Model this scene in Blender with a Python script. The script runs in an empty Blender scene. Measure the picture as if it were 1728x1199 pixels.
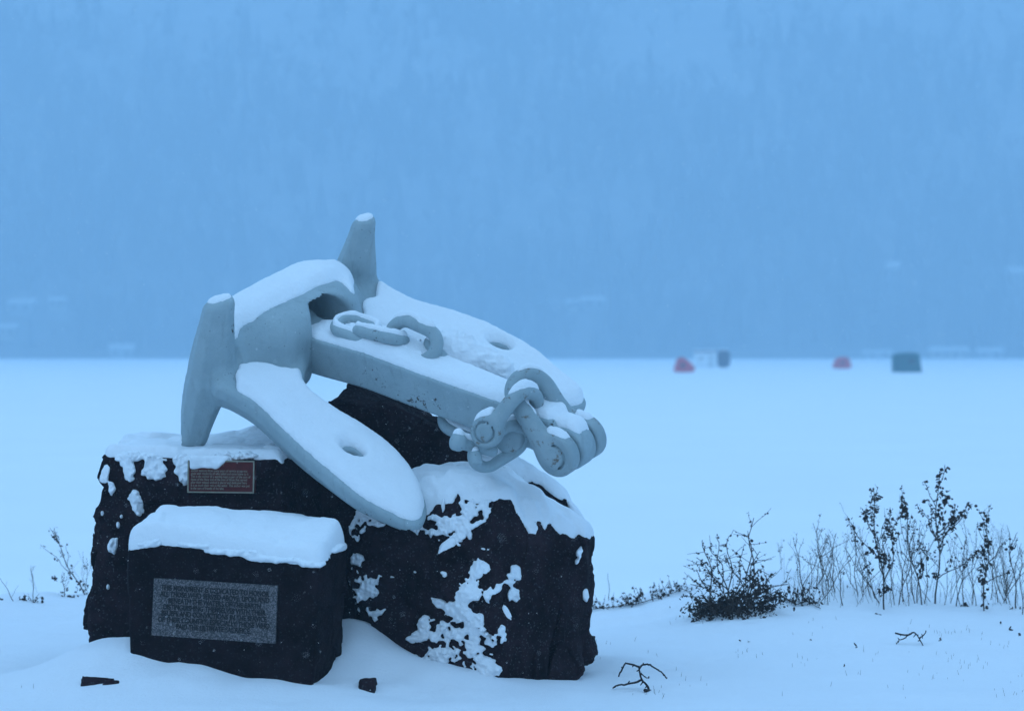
import bpy, bmesh, math, random, time
import numpy as np
from mathutils import Vector, Matrix

T0 = time.time()
scene = bpy.context.scene
COL = scene.collection
F32 = np.float32

# ------------------------------------------------------------------ camera, sky, sun, exposure
EYE = 1.65                      # camera height above the snowy shore
FPX = 4800.0                    # focal length in photograph pixels (100 mm on a 36 mm frame)
HORIZON = 594.0
cam_data = bpy.data.cameras.new('camera')
cam = bpy.data.objects.new('camera', cam_data)
COL.objects.link(cam)
cam_data.lens = 100.0
cam_data.sensor_width = 36.0
cam_data.clip_start = 0.1
cam_data.clip_end = 8000.0
cam.location = (0, 0, EYE)
cam.rotation_euler = (math.radians(90) - math.atan((599.5 - HORIZON) / FPX), 0, 0)
cam_data.dof.use_dof = True
cam_data.dof.focus_distance = 14.2
cam_data.dof.aperture_fstop = 3.2
scene.camera = cam

scene.render.engine = 'CYCLES'
scene.cycles.volume_bounces = 3
scene.cycles.max_bounces = 8
scene.cycles.diffuse_bounces = 4
scene.cycles.use_denoising = True
scene.view_settings.view_transform = 'Standard'
scene.view_settings.look = 'None'
scene.view_settings.exposure = 0.0
scene.view_settings.gamma = 1.0

SUN_EL, SUN_AZ = math.radians(20), math.radians(215)
world = bpy.data.worlds.new('World')
scene.world = world
world.use_nodes = True
wn, wl = world.node_tree.nodes, world.node_tree.links
wn.clear()
w_out = wn.new('ShaderNodeOutputWorld')
w_bg = wn.new('ShaderNodeBackground')
w_sky = wn.new('ShaderNodeTexSky')
w_sky.sky_type = 'NISHITA'
w_sky.sun_disc = False
w_sky.sun_elevation = SUN_EL
w_sky.sun_rotation = SUN_AZ
w_sky.air_density = 1.0
w_sky.dust_density = 0.5
w_sky.ozone_density = 2.0
# a heavy snow cloud at blue hour: even deep blue, brightest overhead
w_geo = wn.new('ShaderNodeTexCoord')
w_sep = wn.new('ShaderNodeSeparateXYZ')
w_map = wn.new('ShaderNodeMapRange')
w_map.inputs['From Min'].default_value = -0.05
w_map.inputs['From Max'].default_value = 1.0
w_map.inputs['To Min'].default_value = 0.32
w_map.inputs['To Max'].default_value = 1.3
w_cl = wn.new('ShaderNodeVectorMath'); w_cl.operation = 'SCALE'
w_cl.inputs[0].default_value = (5.85, 10.05, 15.0)
w_mix = wn.new('ShaderNodeMix'); w_mix.data_type = 'RGBA'
w_mix.inputs['Factor'].default_value = 0.9
wl.new(w_geo.outputs['Generated'], w_sep.inputs[0])
wl.new(w_sep.outputs['Z'], w_map.inputs['Value'])
wl.new(w_map.outputs['Result'], w_cl.inputs['Scale'])
wl.new(w_sky.outputs['Color'], w_mix.inputs[6])
wl.new(w_cl.outputs['Vector'], w_mix.inputs[7])
wl.new(w_mix.outputs[2], w_bg.inputs['Color'])
w_bg.inputs['Strength'].default_value = 0.10
wl.new(w_bg.outputs[0], w_out.inputs['Surface'])

sun_data = bpy.data.lights.new('sun', 'SUN')
sun = bpy.data.objects.new('sun', sun_data)
COL.objects.link(sun)
sun_data.energy = 0.12
sun_data.angle = math.radians(60)
sun_data.color = (0.42, 0.68, 1.0)
sun.rotation_euler = (math.radians(48), 0, math.radians(-35))

# ------------------------------------------------------------------ helpers
def P(px, py, Y):
    """the world point at depth Y that is seen at photograph pixel (px, py)"""
    return np.array([(px - 864.0) / FPX * Y, Y, EYE - (py - HORIZON) / FPX * Y])

def hash3(i, j, k, seed):
    h = (i.astype(np.uint32) * np.uint32(374761393) + j.astype(np.uint32) * np.uint32(668265263)
         + k.astype(np.uint32) * np.uint32(2147483647) + np.uint32(seed * 974711 % 4294967295))
    h = (h ^ (h >> np.uint32(13))) * np.uint32(1274126177)
    h = h ^ (h >> np.uint32(16))
    return (h & np.uint32(0xffff)).astype(F32) / F32(32767.5) - F32(1.0)

def vnoise(x, y, z, seed=0):
    x, y, z = np.broadcast_arrays(np.asarray(x, F32), np.asarray(y, F32), np.asarray(z, F32))
    i, j, k = np.floor(x).astype(np.int64), np.floor(y).astype(np.int64), np.floor(z).astype(np.int64)
    u, v, w = x - i, y - j, z - k
    u = u * u * (3 - 2 * u); v = v * v * (3 - 2 * v); w = w * w * (3 - 2 * w)
    with np.errstate(over='ignore'):
        r = 0
        for a in (0, 1):
            wa = u if a else 1 - u
            for b in (0, 1):
                wb = v if b else 1 - v
                r = r + wa * wb * ((1 - w) * hash3(i + a, j + b, k, seed) + w * hash3(i + a, j + b, k + 1, seed))
    return r.astype(F32)

def fbm(x, y, z, freq, octaves=3, seed=0, gain=0.5):
    r, a = 0, 1.0
    for o in range(octaves):
        r = r + a * vnoise(x * freq, y * freq, z * freq, seed + o * 17)
        a *= gain
        freq *= 2.07
    return r

def sstep(a, b, x):
    t = np.clip((x - a) / (b - a), 0, 1)
    return t * t * (3 - 2 * t)

def smin(a, b, k):
    h = np.clip(0.5 + 0.5 * (b - a) / k, 0, 1)
    return b * (1 - h) + a * h - k * h * (1 - h)

def smax(a, b, k):
    return -smin(-a, -b, k)

class Grid:
    def __init__(s, lo, hi, h):
        s.h = h
        s.lo = np.array(lo, float)
        n = np.ceil((np.array(hi, float) - s.lo) / h).astype(int) + 1
        s.n = n
        s.x = (s.lo[0] + h * np.arange(n[0])).astype(F32)[:, None, None]
        s.y = (s.lo[1] + h * np.arange(n[1])).astype(F32)[None, :, None]
        s.z = (s.lo[2] + h * np.arange(n[2])).astype(F32)[None, None, :]

def surface_nets(vals, g):
    """polygonise the zero set of a sampled field; returns vertices and quads"""
    ins = vals < 0
    a = ins[:-1, :-1, :-1].astype(np.int8)
    cnt = (a + ins[1:, :-1, :-1] + ins[:-1, 1:, :-1] + ins[:-1, :-1, 1:] + ins[1:, 1:, :-1] + ins[1:, :-1, 1:]
           + ins[:-1, 1:, 1:] + ins[1:, 1:, 1:])
    act = (cnt > 0) & (cnt < 8)
    idx = np.argwhere(act)
    if len(idx) == 0:
        return np.zeros((0, 3)), np.zeros((0, 4), int)
    vid = np.full(act.shape, -1, np.int64)
    vid[act] = np.arange(len(idx))
    i, j, k = idx.T
    c = {}
    for dx in (0, 1):
        for dy in (0, 1):
            for dz in (0, 1):
                c[dx, dy, dz] = vals[i + dx, j + dy, k + dz].astype(np.float64)
    acc = np.zeros((len(idx), 3)); n = np.zeros(len(idx))
    for ax in range(3):
        for p in (0, 1):
            for q in (0, 1):
                o = [0, 0, 0]
                oth = [t for t in range(3) if t != ax]
                o[oth[0]], o[oth[1]] = p, q
                e = list(o); e[ax] = 1
                A, B = c[tuple(o)], c[tuple(e)]
                m = (A < 0) != (B < 0)
                t = np.where(m, A / np.where(m, A - B, 1), 0)
                pt = np.tile(np.array(o, float), (len(idx), 1))
                pt[:, ax] = t
                acc += pt * m[:, None]
                n += m
    verts = g.lo + g.h * (idx + acc / n[:, None])
    quads = []
    for ax in range(3):
        b, d = (ax + 1) % 3, (ax + 2) % 3
        sl0 = [slice(1, -1)] * 3; sl0[ax] = slice(0, -1)
        sl1 = [slice(1, -1)] * 3; sl1[ax] = slice(1, None)
        A, B = ins[tuple(sl0)], ins[tuple(sl1)]
        for flip, m in ((False, A & ~B), (True, ~A & B)):
            e = np.argwhere(m)
            if len(e) == 0:
                continue
            off = np.ones(3, int); off[ax] = 0
            e = e + off
            def V(db, dd):
                t = e.copy(); t[:, b] -= db; t[:, d] -= dd
                return vid[t[:, 0], t[:, 1], t[:, 2]]
            q = np.stack([V(0, 0), V(1, 0), V(1, 1), V(0, 1)], 1)
            quads.append(q[:, ::-1] if flip else q)
    q = np.concatenate(quads)
    return verts, q[(q >= 0).all(1)]

def new_mesh(name, verts, faces, mat, parent=None, smooth=True, link=True):
    me = bpy.data.meshes.new(name)
    verts = np.asarray(verts, np.float64)
    if isinstance(faces, np.ndarray):
        k = faces.shape[1]
        me.vertices.add(len(verts)); me.vertices.foreach_set('co', verts.ravel())
        me.loops.add(faces.size); me.loops.foreach_set('vertex_index', faces.ravel().astype(np.int32))
        me.polygons.add(len(faces))
        me.polygons.foreach_set('loop_start', np.arange(0, faces.size, k, dtype=np.int32))
        me.update(calc_edges=True); me.validate()
    else:
        me.from_pydata([tuple(v) for v in verts], [], [tuple(f) for f in faces])
    if smooth:
        me.polygons.foreach_set('use_smooth', np.ones(len(me.polygons), bool))
    me.update()
    if mat:
        me.materials.append(mat)
    o = bpy.data.objects.new(name, me)
    if parent is not None:
        o.parent = parent
        o.matrix_parent_inverse = parent.matrix_world.inverted() if False else Matrix.Translation(-parent.location)
    COL.objects.link(o)
    return o

def islands(v, q):
    lab = np.arange(len(v))
    while True:
        m = lab[q].min(1)
        new = lab.copy()
        for k in range(4):
            np.minimum.at(new, q[:, k], m)
        new = new[new]
        if (new == lab).all():
            return lab
        lab = new

def field_mesh(name, vals, g, mat, parent=None):
    """one mesh per connected piece; crumbs too small to see are dropped"""
    v, q = surface_nets(vals, g)
    if not name.startswith('snow_c'):
        return new_mesh(name, v, q, mat, parent)
    lab = islands(v, q)
    ids, cnt = np.unique(lab, return_counts=True)
    out = None
    for i in ids[np.argsort(-cnt)][:6]:
        m = lab[q[:, 0]] == i
        if out is not None and m.sum() < 120:
            break
        used, inv = np.unique(q[m].ravel(), return_inverse=True)
        o = new_mesh(name, v[used], inv.reshape(-1, 4), mat, parent)
        out = out or o
    return out

def tag(o, label=None, category=None, group=None, kind=None):
    if label: o['label'] = label
    if category: o['category'] = category
    if group: o['group'] = group
    if kind: o['kind'] = kind
    return o

def empty(name, loc, label, category, group=None):
    o = bpy.data.objects.new(name, None)
    o.empty_display_size = 0.2
    o.location = Vector([float(c) for c in loc])
    COL.objects.link(o)
    return tag(o, label, category, group)

def blur3(f, n=1):
    for _ in range(n):
        for ax in range(3):
            p = np.roll(f, 1, ax); q = np.roll(f, -1, ax)
            f = 0.5 * f + 0.25 * (p + q)
    return f

def blur2(f, n=1):
    for _ in range(n):
        for ax in range(2):
            f = 0.5 * f + 0.25 * (np.roll(f, 1, ax) + np.roll(f, -1, ax))
    return f

def snow_field(vals, g, thick, lo=0.5, hi=0.72, rough=0.10, seed=3, soft=2, extra=None, mask=None):
    """snow lying on the upward faces of the sampled solid, as a field"""
    ins = vals < 0
    anyc = ins.any(2)
    nz = vals.shape[2]
    k = nz - 1 - np.argmax(ins[:, :, ::-1], axis=2)
    k = np.clip(k, 1, nz - 2)
    I, J = np.meshgrid(np.arange(vals.shape[0]), np.arange(vals.shape[1]), indexing='ij')
    v0, v1 = vals[I, J, k], vals[I, J, k + 1]
    t = np.clip(v0 / np.where(np.abs(v0 - v1) > 1e-6, v0 - v1, 1), 0, 1)
    hgt = g.z[0, 0, k] + g.h * t
    Ip, Im = np.clip(I + 2, 0, vals.shape[0] - 1), np.clip(I - 2, 0, vals.shape[0] - 1)
    Jp, Jm = np.clip(J + 2, 0, vals.shape[1] - 1), np.clip(J - 2, 0, vals.shape[1] - 1)
    kp, km = np.clip(k + 2, 0, nz - 1), np.clip(k - 2, 0, nz - 1)
    gx = vals[Ip, J, k] - vals[Im, J, k]; gy = vals[I, Jp, k] - vals[I, Jm, k]; gz = vals[I, J, kp] - vals[I, J, km]
    nn = gz / np.sqrt(gx * gx + gy * gy + gz * gz + 1e-9)
    X, Y = g.x[:, :, 0], g.y[:, :, 0]
    ns = fbm(X, Y, hgt, 14.0, 3, seed)
    w = sstep(lo, hi, nn + rough * ns) * anyc
    if mask is not None:
        w = w * mask(X, Y, hgt)
    th = thick(X, Y, hgt) if callable(thick) else thick
    th = blur2(th * w * (1 + 0.12 * fbm(X, Y, 0 * X, 3.0, 2, seed + 5)), soft)
    th = np.where(anyc, th, 0)
    Z = g.z
    top = (hgt + th)[:, :, None]
    F = np.maximum(Z - top, (hgt - 0.02)[:, :, None] - Z)
    F = np.where((th > 0.004)[:, :, None], F, 0.05)
    F = blur3(np.clip(F, -0.03, 0.03).astype(F32), 2)
    if extra is not None:
        F = smin(F, blur3(np.clip(extra, -0.03, 0.03).astype(F32), 1), 0.006)
    band = np.abs(F) < 0.022
    Q = np.argwhere(band)
    x, y, z = g.x[Q[:, 0], 0, 0], g.y[0, Q[:, 1], 0], g.z[0, 0, Q[:, 2]]
    F[band] += 0.0022 * fbm(x, y, z, 22, 2, seed + 40) + 0.0022 * vnoise(x * 75, y * 75, z * 75, seed + 41)
    return F.astype(F32)

# ------------------------------------------------------------------ materials
def nodes(name):
    m = bpy.data.materials.new(name)
    m.use_nodes = True
    n, l = m.node_tree.nodes, m.node_tree.links
    return m, n, l, n['Principled BSDF']

def tex_noise(n, l, scale, detail=4, rough=0.5, coord=None):
    t = n.new('ShaderNodeTexNoise')
    t.inputs['Scale'].default_value = scale
    t.inputs['Detail'].default_value = detail
    t.inputs['Roughness'].default_value = rough
    if coord is None:
        coord = n.new('ShaderNodeNewGeometry').outputs['Position']
    l.new(coord, t.inputs['Vector'])
    return t

def ramp(n, l, fac, stops):
    r = n.new('ShaderNodeValToRGB')
    while len(r.color_ramp.elements) < len(stops):
        r.color_ramp.elements.new(0.5)
    for e, (p, c) in zip(r.color_ramp.elements, stops):
        e.position = p
        e.color = (*c, 1) if isinstance(c, tuple) else (c, c, c, 1)
    l.new(fac, r.inputs['Fac'])
    return r

def add_bump(n, l, bsdf, height, strength, dist, prev=None):
    b = n.new('ShaderNodeBump')
    b.inputs['Strength'].default_value = strength
    b.inputs['Distance'].default_value = dist
    l.new(height, b.inputs['Height'])
    if prev is not None:
        l.new(prev.outputs['Normal'], b.inputs['Normal'])
    l.new(b.outputs['Normal'], bsdf.inputs['Normal'])
    return b

def mat_snow(name, base=(0.84, 0.87, 0.90), big=6.0, bump=0.55):
    m, n, l, b = nodes(name)
    t1 = tex_noise(n, l, big, 5, 0.6)
    r = ramp(n, l, t1.outputs['Fac'], [(0.3, tuple(c * 0.965 for c in base)), (0.7, base)])
    l.new(r.outputs['Color'], b.inputs['Base Color'])
    b.inputs['Roughness'].default_value = 0.75
    b.inputs['Specular IOR Level'].default_value = 0.2
    t2 = tex_noise(n, l, 45, 4, 0.65)
    t3 = tex_noise(n, l, 260, 2, 0.6)
    p = add_bump(n, l, b, t2.outputs['Fac'], bump, 0.012)
    add_bump(n, l, b, t3.outputs['Fac'], bump, 0.004, p)
    return m

SNOW = mat_snow('snow')
SNOW_FIELD = mat_snow('shore_snow', (0.82, 0.85, 0.89), 1.2, 0.6)
LAKE_SNOW = mat_snow('lake_snow', (0.89, 0.91, 0.93), 0.3, 0.3)

TIP_AXIS, TIP_LO = (0.024, -0.456, 0.890), -4.80
def mat_paint():
    m, n, l, b = nodes('grey_anchor_paint')
    pos = n.new('ShaderNodeNewGeometry').outputs['Position']
    t = tex_noise(n, l, 6, 9, 0.7, pos)
    r = ramp(n, l, t.outputs['Fac'], [(0.36, (0.28, 0.36, 0.385)), (0.66, (0.335, 0.42, 0.445))])
    c = tex_noise(n, l, 38, 5, 0.7, pos)
    c2 = tex_noise(n, l, 3.3, 3, 0.5, pos)
    mul = n.new('ShaderNodeMath'); mul.operation = 'MULTIPLY'
    l.new(c.outputs['Fac'], mul.inputs[0]); l.new(c2.outputs['Fac'], mul.inputs[1])
    # bare scuffed metal where the horn tips stick up
    dt = n.new('ShaderNodeVectorMath'); dt.operation = 'DOT_PRODUCT'
    l.new(pos, dt.inputs[0]); dt.inputs[1].default_value = TIP_AXIS
    tip = n.new('ShaderNodeMapRange'); tip.inputs['From Min'].default_value = TIP_LO; tip.inputs['From Max'].default_value = TIP_LO + 0.06
    tip.inputs['To Min'].default_value = 0.0; tip.inputs['To Max'].default_value = 0.09
    l.new(dt.outputs['Value'], tip.inputs['Value'])
    ad = n.new('ShaderNodeMath'); l.new(mul.outputs[0], ad.inputs[0]); l.new(tip.outputs['Result'], ad.inputs[1])
    chip = ramp(n, l, ad.outputs[0], [(0.385, 0.0), (0.42, 1.0)])
    # casting pits
    vo = n.new('ShaderNodeTexVoronoi'); vo.inputs['Scale'].default_value = 38; l.new(pos, vo.inputs['Vector'])
    pit = ramp(n, l, vo.outputs['Distance'], [(0.07, 0.55), (0.16, 0.0)])
    pk = n.new('ShaderNodeTexWhiteNoise'); l.new(vo.outputs['Position'], pk.inputs['Vector'])
    pk2 = ramp(n, l, pk.outputs['Value'], [(0.72, 0.0), (0.74, 1.0)])
    pm = n.new('ShaderNodeMath'); pm.operation = 'MULTIPLY'; l.new(pit.outputs['Color'], pm.inputs[0]); l.new(pk2.outputs['Color'], pm.inputs[1])
    # old run-off stains
    st = n.new('ShaderNodeVectorMath'); st.operation = 'MULTIPLY'; l.new(pos, st.inputs[0]); st.inputs[1].default_value = (26, 26, 2.2)
    sn = tex_noise(n, l, 1.0, 4, 0.6, st.outputs['Vector'])
    sr_ = ramp(n, l, sn.outputs['Fac'], [(0.55, 0.0), (0.75, 0.20)])
    m1 = n.new('ShaderNodeMath'); m1.operation = 'MAXIMUM'; l.new(chip.outputs['Color'], m1.inputs[0]); l.new(pm.outputs[0], m1.inputs[1])
    m2 = n.new('ShaderNodeMath'); m2.operation = 'MAXIMUM'; l.new(m1.outputs[0], m2.inputs[0]); l.new(sr_.outputs['Color'], m2.inputs[1])
    mx = n.new('ShaderNodeMix'); mx.data_type = 'RGBA'
    l.new(m2.outputs[0], mx.inputs['Factor'])
    l.new(r.outputs['Color'], mx.inputs[6])
    mx.inputs[7].default_value = (0.06, 0.048, 0.04, 1)
    l.new(mx.outputs[2], b.inputs['Base Color'])
    b.inputs['Roughness'].default_value = 0.55
    b.inputs['Specular IOR Level'].default_value = 0.35
    f = tex_noise(n, l, 22, 5, 0.6, pos)
    p = add_bump(n, l, b, f.outputs['Fac'], 0.6, 0.010)
    f2 = tex_noise(n, l, 110, 3, 0.6, pos)
    add_bump(n, l, b, f2.outputs['Fac'], 0.5, 0.004, p)
    return m
PAINT = mat_paint()

def mat_rust_spots(name, base_mat_tint):
    m, n, l, b = nodes(name)
    pos = n.new('ShaderNodeNewGeometry').outputs['Position']
    t = tex_noise(n, l, 7, 5, 0.6, pos)
    r = ramp(n, l, t.outputs['Fac'], [(0.3, (0.25, 0.325, 0.345)), (0.7, base_mat_tint)])
    c = tex_noise(n, l, 17, 7, 0.72, pos)
    chip = ramp(n, l, c.outputs['Fac'], [(0.57, 0.0), (0.66, 1.0)])
    mx = n.new('ShaderNodeMix'); mx.data_type = 'RGBA'
    l.new(chip.outputs['Color'], mx.inputs['Factor'])
    l.new(r.outputs['Color'], mx.inputs[6])
    mx.inputs[7].default_value = (0.13, 0.085, 0.05, 1)
    l.new(mx.outputs[2], b.inputs['Base Color'])
    b.inputs['Roughness'].default_value = 0.6
    f = tex_noise(n, l, 40, 5, 0.6, pos)
    add_bump(n, l, b, f.outputs['Fac'], 0.4, 0.006)
    return m
PAINT_RUSTY = mat_rust_spots('rust_spotted_grey_paint', (0.32, 0.39, 0.41))

def mat_granite(name, a, c, spark=0.10):
    m, n, l, b = nodes(name)
    pos = n.new('ShaderNodeNewGeometry').outputs['Position']
    t = tex_noise(n, l, 4.5, 10, 0.72, pos)
    r = ramp(n, l, t.outputs['Fac'], [(0.36, a), (0.66, c)])
    v = n.new('ShaderNodeTexVoronoi'); v.inputs['Scale'].default_value = 150
    l.new(pos, v.inputs['Vector'])
    wn_ = n.new('ShaderNodeTexWhiteNoise'); l.new(v.outputs['Position'], wn_.inputs['Vector'])
    sp = ramp(n, l, wn_.outputs['Value'], [(0.90, 0.0), (1.0, 1.0)])
    mx = n.new('ShaderNodeMix'); mx.data_type = 'RGBA'
    l.new(sp.outputs['Color'], mx.inputs['Factor'])
    l.new(r.outputs['Color'], mx.inputs[6])
    mx.inputs[7].default_value = (spark, spark, spark * 1.1, 1)
    l.new(mx.outputs[2], b.inputs['Base Color'])
    b.inputs['Roughness'].default_value = 0.7
    b.inputs['Specular IOR Level'].default_value = 0.02
    f = tex_noise(n, l, 30, 8, 0.7, pos)
    p = add_bump(n, l, b, f.outputs['Fac'], 0.6, 0.02)
    f2 = tex_noise(n, l, 120, 4, 0.7, pos)
    add_bump(n, l, b, f2.outputs['Fac'], 0.5, 0.006, p)
    return m
GRANITE = mat_granite('dark_granite', (0.0055, 0.0030, 0.0032), (0.036, 0.0205, 0.0245), 0.06)
GRANITE_SMOOTH = mat_granite('sawn_dark_granite', (0.006, 0.0034, 0.0034), (0.020, 0.0118, 0.0142), 0.03)

def mat_plain(name, col, rough=0.7, spec=0.3, metal=0.0, scale=None, vary=0.3):
    m, n, l, b = nodes(name)
    if scale:
        t = tex_noise(n, l, scale, 4, 0.6)
        r = ramp(n, l, t.outputs['Fac'], [(0.3, tuple(c * (1 - vary) for c in col)), (0.7, tuple(min(1, c * (1 + vary)) for c in col))])
        l.new(r.outputs['Color'], b.inputs['Base Color'])
    else:
        b.inputs['Base Color'].default_value = (*col, 1)
    b.inputs['Roughness'].default_value = rough
    b.inputs['Specular IOR Level'].default_value = spec
    b.inputs['Metallic'].default_value = metal
    return m

# ------------------------------------------------------------------ ground, lake, hill
CREST_PX = np.array([-300, 0, 150, 700, 1000, 1080, 1150, 1250, 1340, 1450, 1600, 1728, 2000.])
CREST_PY = np.array([1008, 1008, 1008, 1020, 1030, 1018, 996, 974, 960, 976, 1003, 1006, 1000.])
YC = 18.6
CX = (CREST_PX - 864) / FPX * YC
CZ = EYE - (CREST_PY - HORIZON) / FPX * YC
LAKE_Z = -0.55

def px_gauss(x, y, px, py, Y, sx, sy, z):
    c = (px - 864) / FPX * Y
    return z * np.exp(-((x - c) / sx) ** 2 - ((y - Y) / sy) ** 2)

def ground_z(x, y):
    x = np.asarray(x, float); y = np.asarray(y, float)
    cz = np.interp(x, CX, CZ)
    up = sstep(15.2, 18.5, y)
    z = cz * up
    # drift in front of and around the monument
    z = z + px_gauss(x, y, 330, 0, 13.95, 0.82, 0.52, 0.195)
    z = z + px_gauss(x, y, 600, 0, 14.30, 0.30, 0.40, 0.25)
    z = z + px_gauss(x, y, 175, 0, 14.00, 0.30, 0.32, 0.10)
    z = z + px_gauss(x, y, 760, 0, 13.95, 0.35, 0.22, 0.07)
    z = z + px_gauss(x, y, 380, 0, 14.9, 0.6, 0.6, 0.05)
    # undulation
    z = z + 0.016 * np.exp(-((x + 1.3) / 1.0) ** 2 - ((y - 13.75) / 0.5) ** 2) * fbm(x, y, 0 * x, 5.5, 2, 35)
    z = z + 0.020 * fbm(x, y, 0 * x, 0.9, 3, 11) + 0.007 * fbm(x, y, 0 * x, 4.5, 3, 23)
    z = z + 0.03 * sstep(16.5, 18.0, y) * fbm(x, y, 0 * x, 2.2, 3, 29)
    fall = sstep(18.7, 22.0, y)
    z = z * (1 - fall) + (LAKE_Z - 0.12) * fall
    return z

def on_ground(px, py):
    ys = np.arange(12.0, 21.0, 0.01)
    xs = (px - 864) / FPX * ys
    zr = EYE - (py - HORIZON) / FPX * ys
    d = zr - ground_z(xs, ys)
    k = np.argmax(d < 0) if (d < 0).any() else len(ys) - 1
    return np.array([xs[k], ys[k], float(ground_z(xs[k], ys[k]))])

def axis(fine_lo, fine_hi, step, lo, hi):
    a = list(np.arange(fine_lo, fine_hi + 1e-6, step))
    s, t = step, fine_hi
    while t < hi:
        s *= 1.35; t = min(hi, t + s); a.append(t)
    s, t = step, fine_lo
    while t > lo:
        s *= 1.35; t = max(lo, t - s); a.insert(0, t)
    return np.array(a)

def height_sheet(name, xs, ys, zf, mat):
    X, Y = np.meshgrid(xs, ys, indexing='ij')
    Z = zf(X, Y)
    v = np.stack([X, Y, Z], -1).reshape(-1, 3)
    nx, ny = len(xs), len(ys)
    i = (np.arange(nx - 1)[:, None] * ny + np.arange(ny - 1)[None, :]).ravel()
    q = np.stack([i, i + ny, i + ny + 1, i + 1], 1)
    return new_mesh(name, v, q, mat)

ground = height_sheet('ground', axis(-3.2, 4.2, 0.028, -60, 60), axis(12.6, 22.4, 0.028, -40, 23.5), ground_z, SNOW_FIELD)
tag(ground, kind='structure')

def lake_z(x, y):
    return LAKE_Z + 0.02 * fbm(x, y, 0 * x, 0.05, 2, 41) * sstep(20, 60, y)
lake = height_sheet('lake', axis(-30, 30, 2.0, -1480, 1480), axis(-45, 120, 2.0, -90, 1620), lake_z, LAKE_SNOW)
tag(lake, kind='structure')

def hill_z(x, y):
    s = 958 + 9 * fbm(x, 0 * x, 0 * x, 0.012, 2, 51)
    d = np.maximum(y - s, -6)
    z = LAKE_Z + 2.2 * sstep(0, 8, d) + 0.50 * np.maximum(d - 14, 0) + 7 * fbm(x, y, 0 * x, 0.011, 3, 57) * sstep(20, 120, d)
    return z - 1.5 * (d < 0)
def mat_hill():
    m, n, l, b = nodes('snowy_forest_floor')
    pos = n.new('ShaderNodeNewGeometry').outputs['Position']
    t = tex_noise(n, l, 0.06, 5, 0.6, pos)
    # floor colour pales with height, standing in for haze deepening up the slope
    sp = n.new('ShaderNodeSeparateXYZ'); l.new(pos, sp.inputs[0])
    mr = n.new('ShaderNodeMapRange'); mr.inputs['From Min'].default_value = 0; mr.inputs['From Max'].default_value = 130
    mr.inputs['To Min'].default_value = -0.22; mr.inputs['To Max'].default_value = 0.25
    l.new(sp.outputs['Z'], mr.inputs['Value'])
    ad = n.new('ShaderNodeMath'); l.new(t.outputs['Fac'], ad.inputs[0]); l.new(mr.outputs['Result'], ad.inputs[1])
    r = ramp(n, l, ad.outputs[0], [(0.30, (0.085, 0.085, 0.085)), (0.90, (0.27, 0.28, 0.29))])
    l.new(r.outputs['Color'], b.inputs['Base Color'])
    b.inputs['Roughness'].default_value = 0.9
    return m
hill = height_sheet('hill', np.linspace(-620, 620, 156), np.linspace(945, 1440, 90), hill_z, mat_hill())
tag(hill, kind='structure')
print('ground', round(time.time() - T0, 1))

# ------------------------------------------------------------------ rocks of the monument
def hull_planes(pts):
    bm = bmesh.new()
    for p in pts:
        bm.verts.new([float(c) for c in p])
    r = bmesh.ops.convex_hull(bm, input=bm.verts)
    bmesh.ops.recalc_face_normals(bm, faces=bm.faces)
    cen = np.mean([np.array(v.co) for v in bm.verts], axis=0)
    pl = []
    for f in bm.faces:
        nrm = np.array(f.normal); d = nrm @ np.array(f.verts[0].co)
        if nrm @ cen - d > 0:
            nrm, d = -nrm, -d
        if not any(np.dot(nrm, q[0]) > 0.9995 and abs(d - q[1]) < 0.004 for q in pl):
            pl.append((nrm, d))
    bm.free()
    return pl

def hull_field(g, planes, k=0.03):
    f = None
    for nrm, d in planes:
        q = (F32(nrm[0]) * g.x + F32(nrm[1]) * g.y + F32(nrm[2]) * g.z - F32(d)).astype(F32)
        f = q if f is None else smax(f, q, F32(k))
    return f

def facets(x, y, z, cell, seed):
    """piecewise flat break faces: every cell tilts the surface its own way"""
    px, py, pz = x / cell, y / cell, z / cell
    i0, j0, k0 = np.floor(px).astype(np.int64), np.floor(py).astype(np.int64), np.floor(pz).astype(np.int64)
    best = np.full(x.shape, 99.0, F32); val = np.zeros(x.shape, F32)
    with np.errstate(over='ignore'):
        for a in (-1, 0, 1):
            for b in (-1, 0, 1):
                for c in (-1, 0, 1):
                    i, j, k = i0 + a, j0 + b, k0 + c
                    dx = px - (i + 0.5 + 0.45 * hash3(i, j, k, seed)); dy = py - (j + 0.5 + 0.45 * hash3(i, j, k, seed + 1)); dz = pz - (k + 0.5 + 0.45 * hash3(i, j, k, seed + 2))
                    d = dx * dx + dy * dy + dz * dz
                    m = d < best
                    v = dx * hash3(i, j, k, seed + 3) + dy * hash3(i, j, k, seed + 4) + dz * hash3(i, j, k, seed + 5) + 0.25 * hash3(i, j, k, seed + 6)
                    val = np.where(m, v, val); best = np.where(m, d, best)
    return val * cell

def roughen(f, g, amp=1.0, seed=1, weight=None):
    band = np.abs(f) < 0.075
    I = np.argwhere(band)
    x = g.x[I[:, 0], 0, 0]; y = g.y[0, I[:, 1], 0]; z = g.z[0, 0, I[:, 2]]
    n = 0.026 * fbm(x, y, z, 3.2, 2, seed) + 0.17 * facets(x, y, z, 0.24, seed + 20) + 0.10 * facets(x, y, z, 0.085, seed + 30) + 0.006 * fbm(x, y, z, 24, 3, seed + 9)
    if weight is not None:
        n = n * weight(x, y, z)
    f = f.copy()
    f[band] += (amp * n).astype(F32)
    return f

def pts_bounds(pts, pad):
    a = np.array(pts)
    return a.min(0) - pad, a.max(0) + pad

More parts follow.
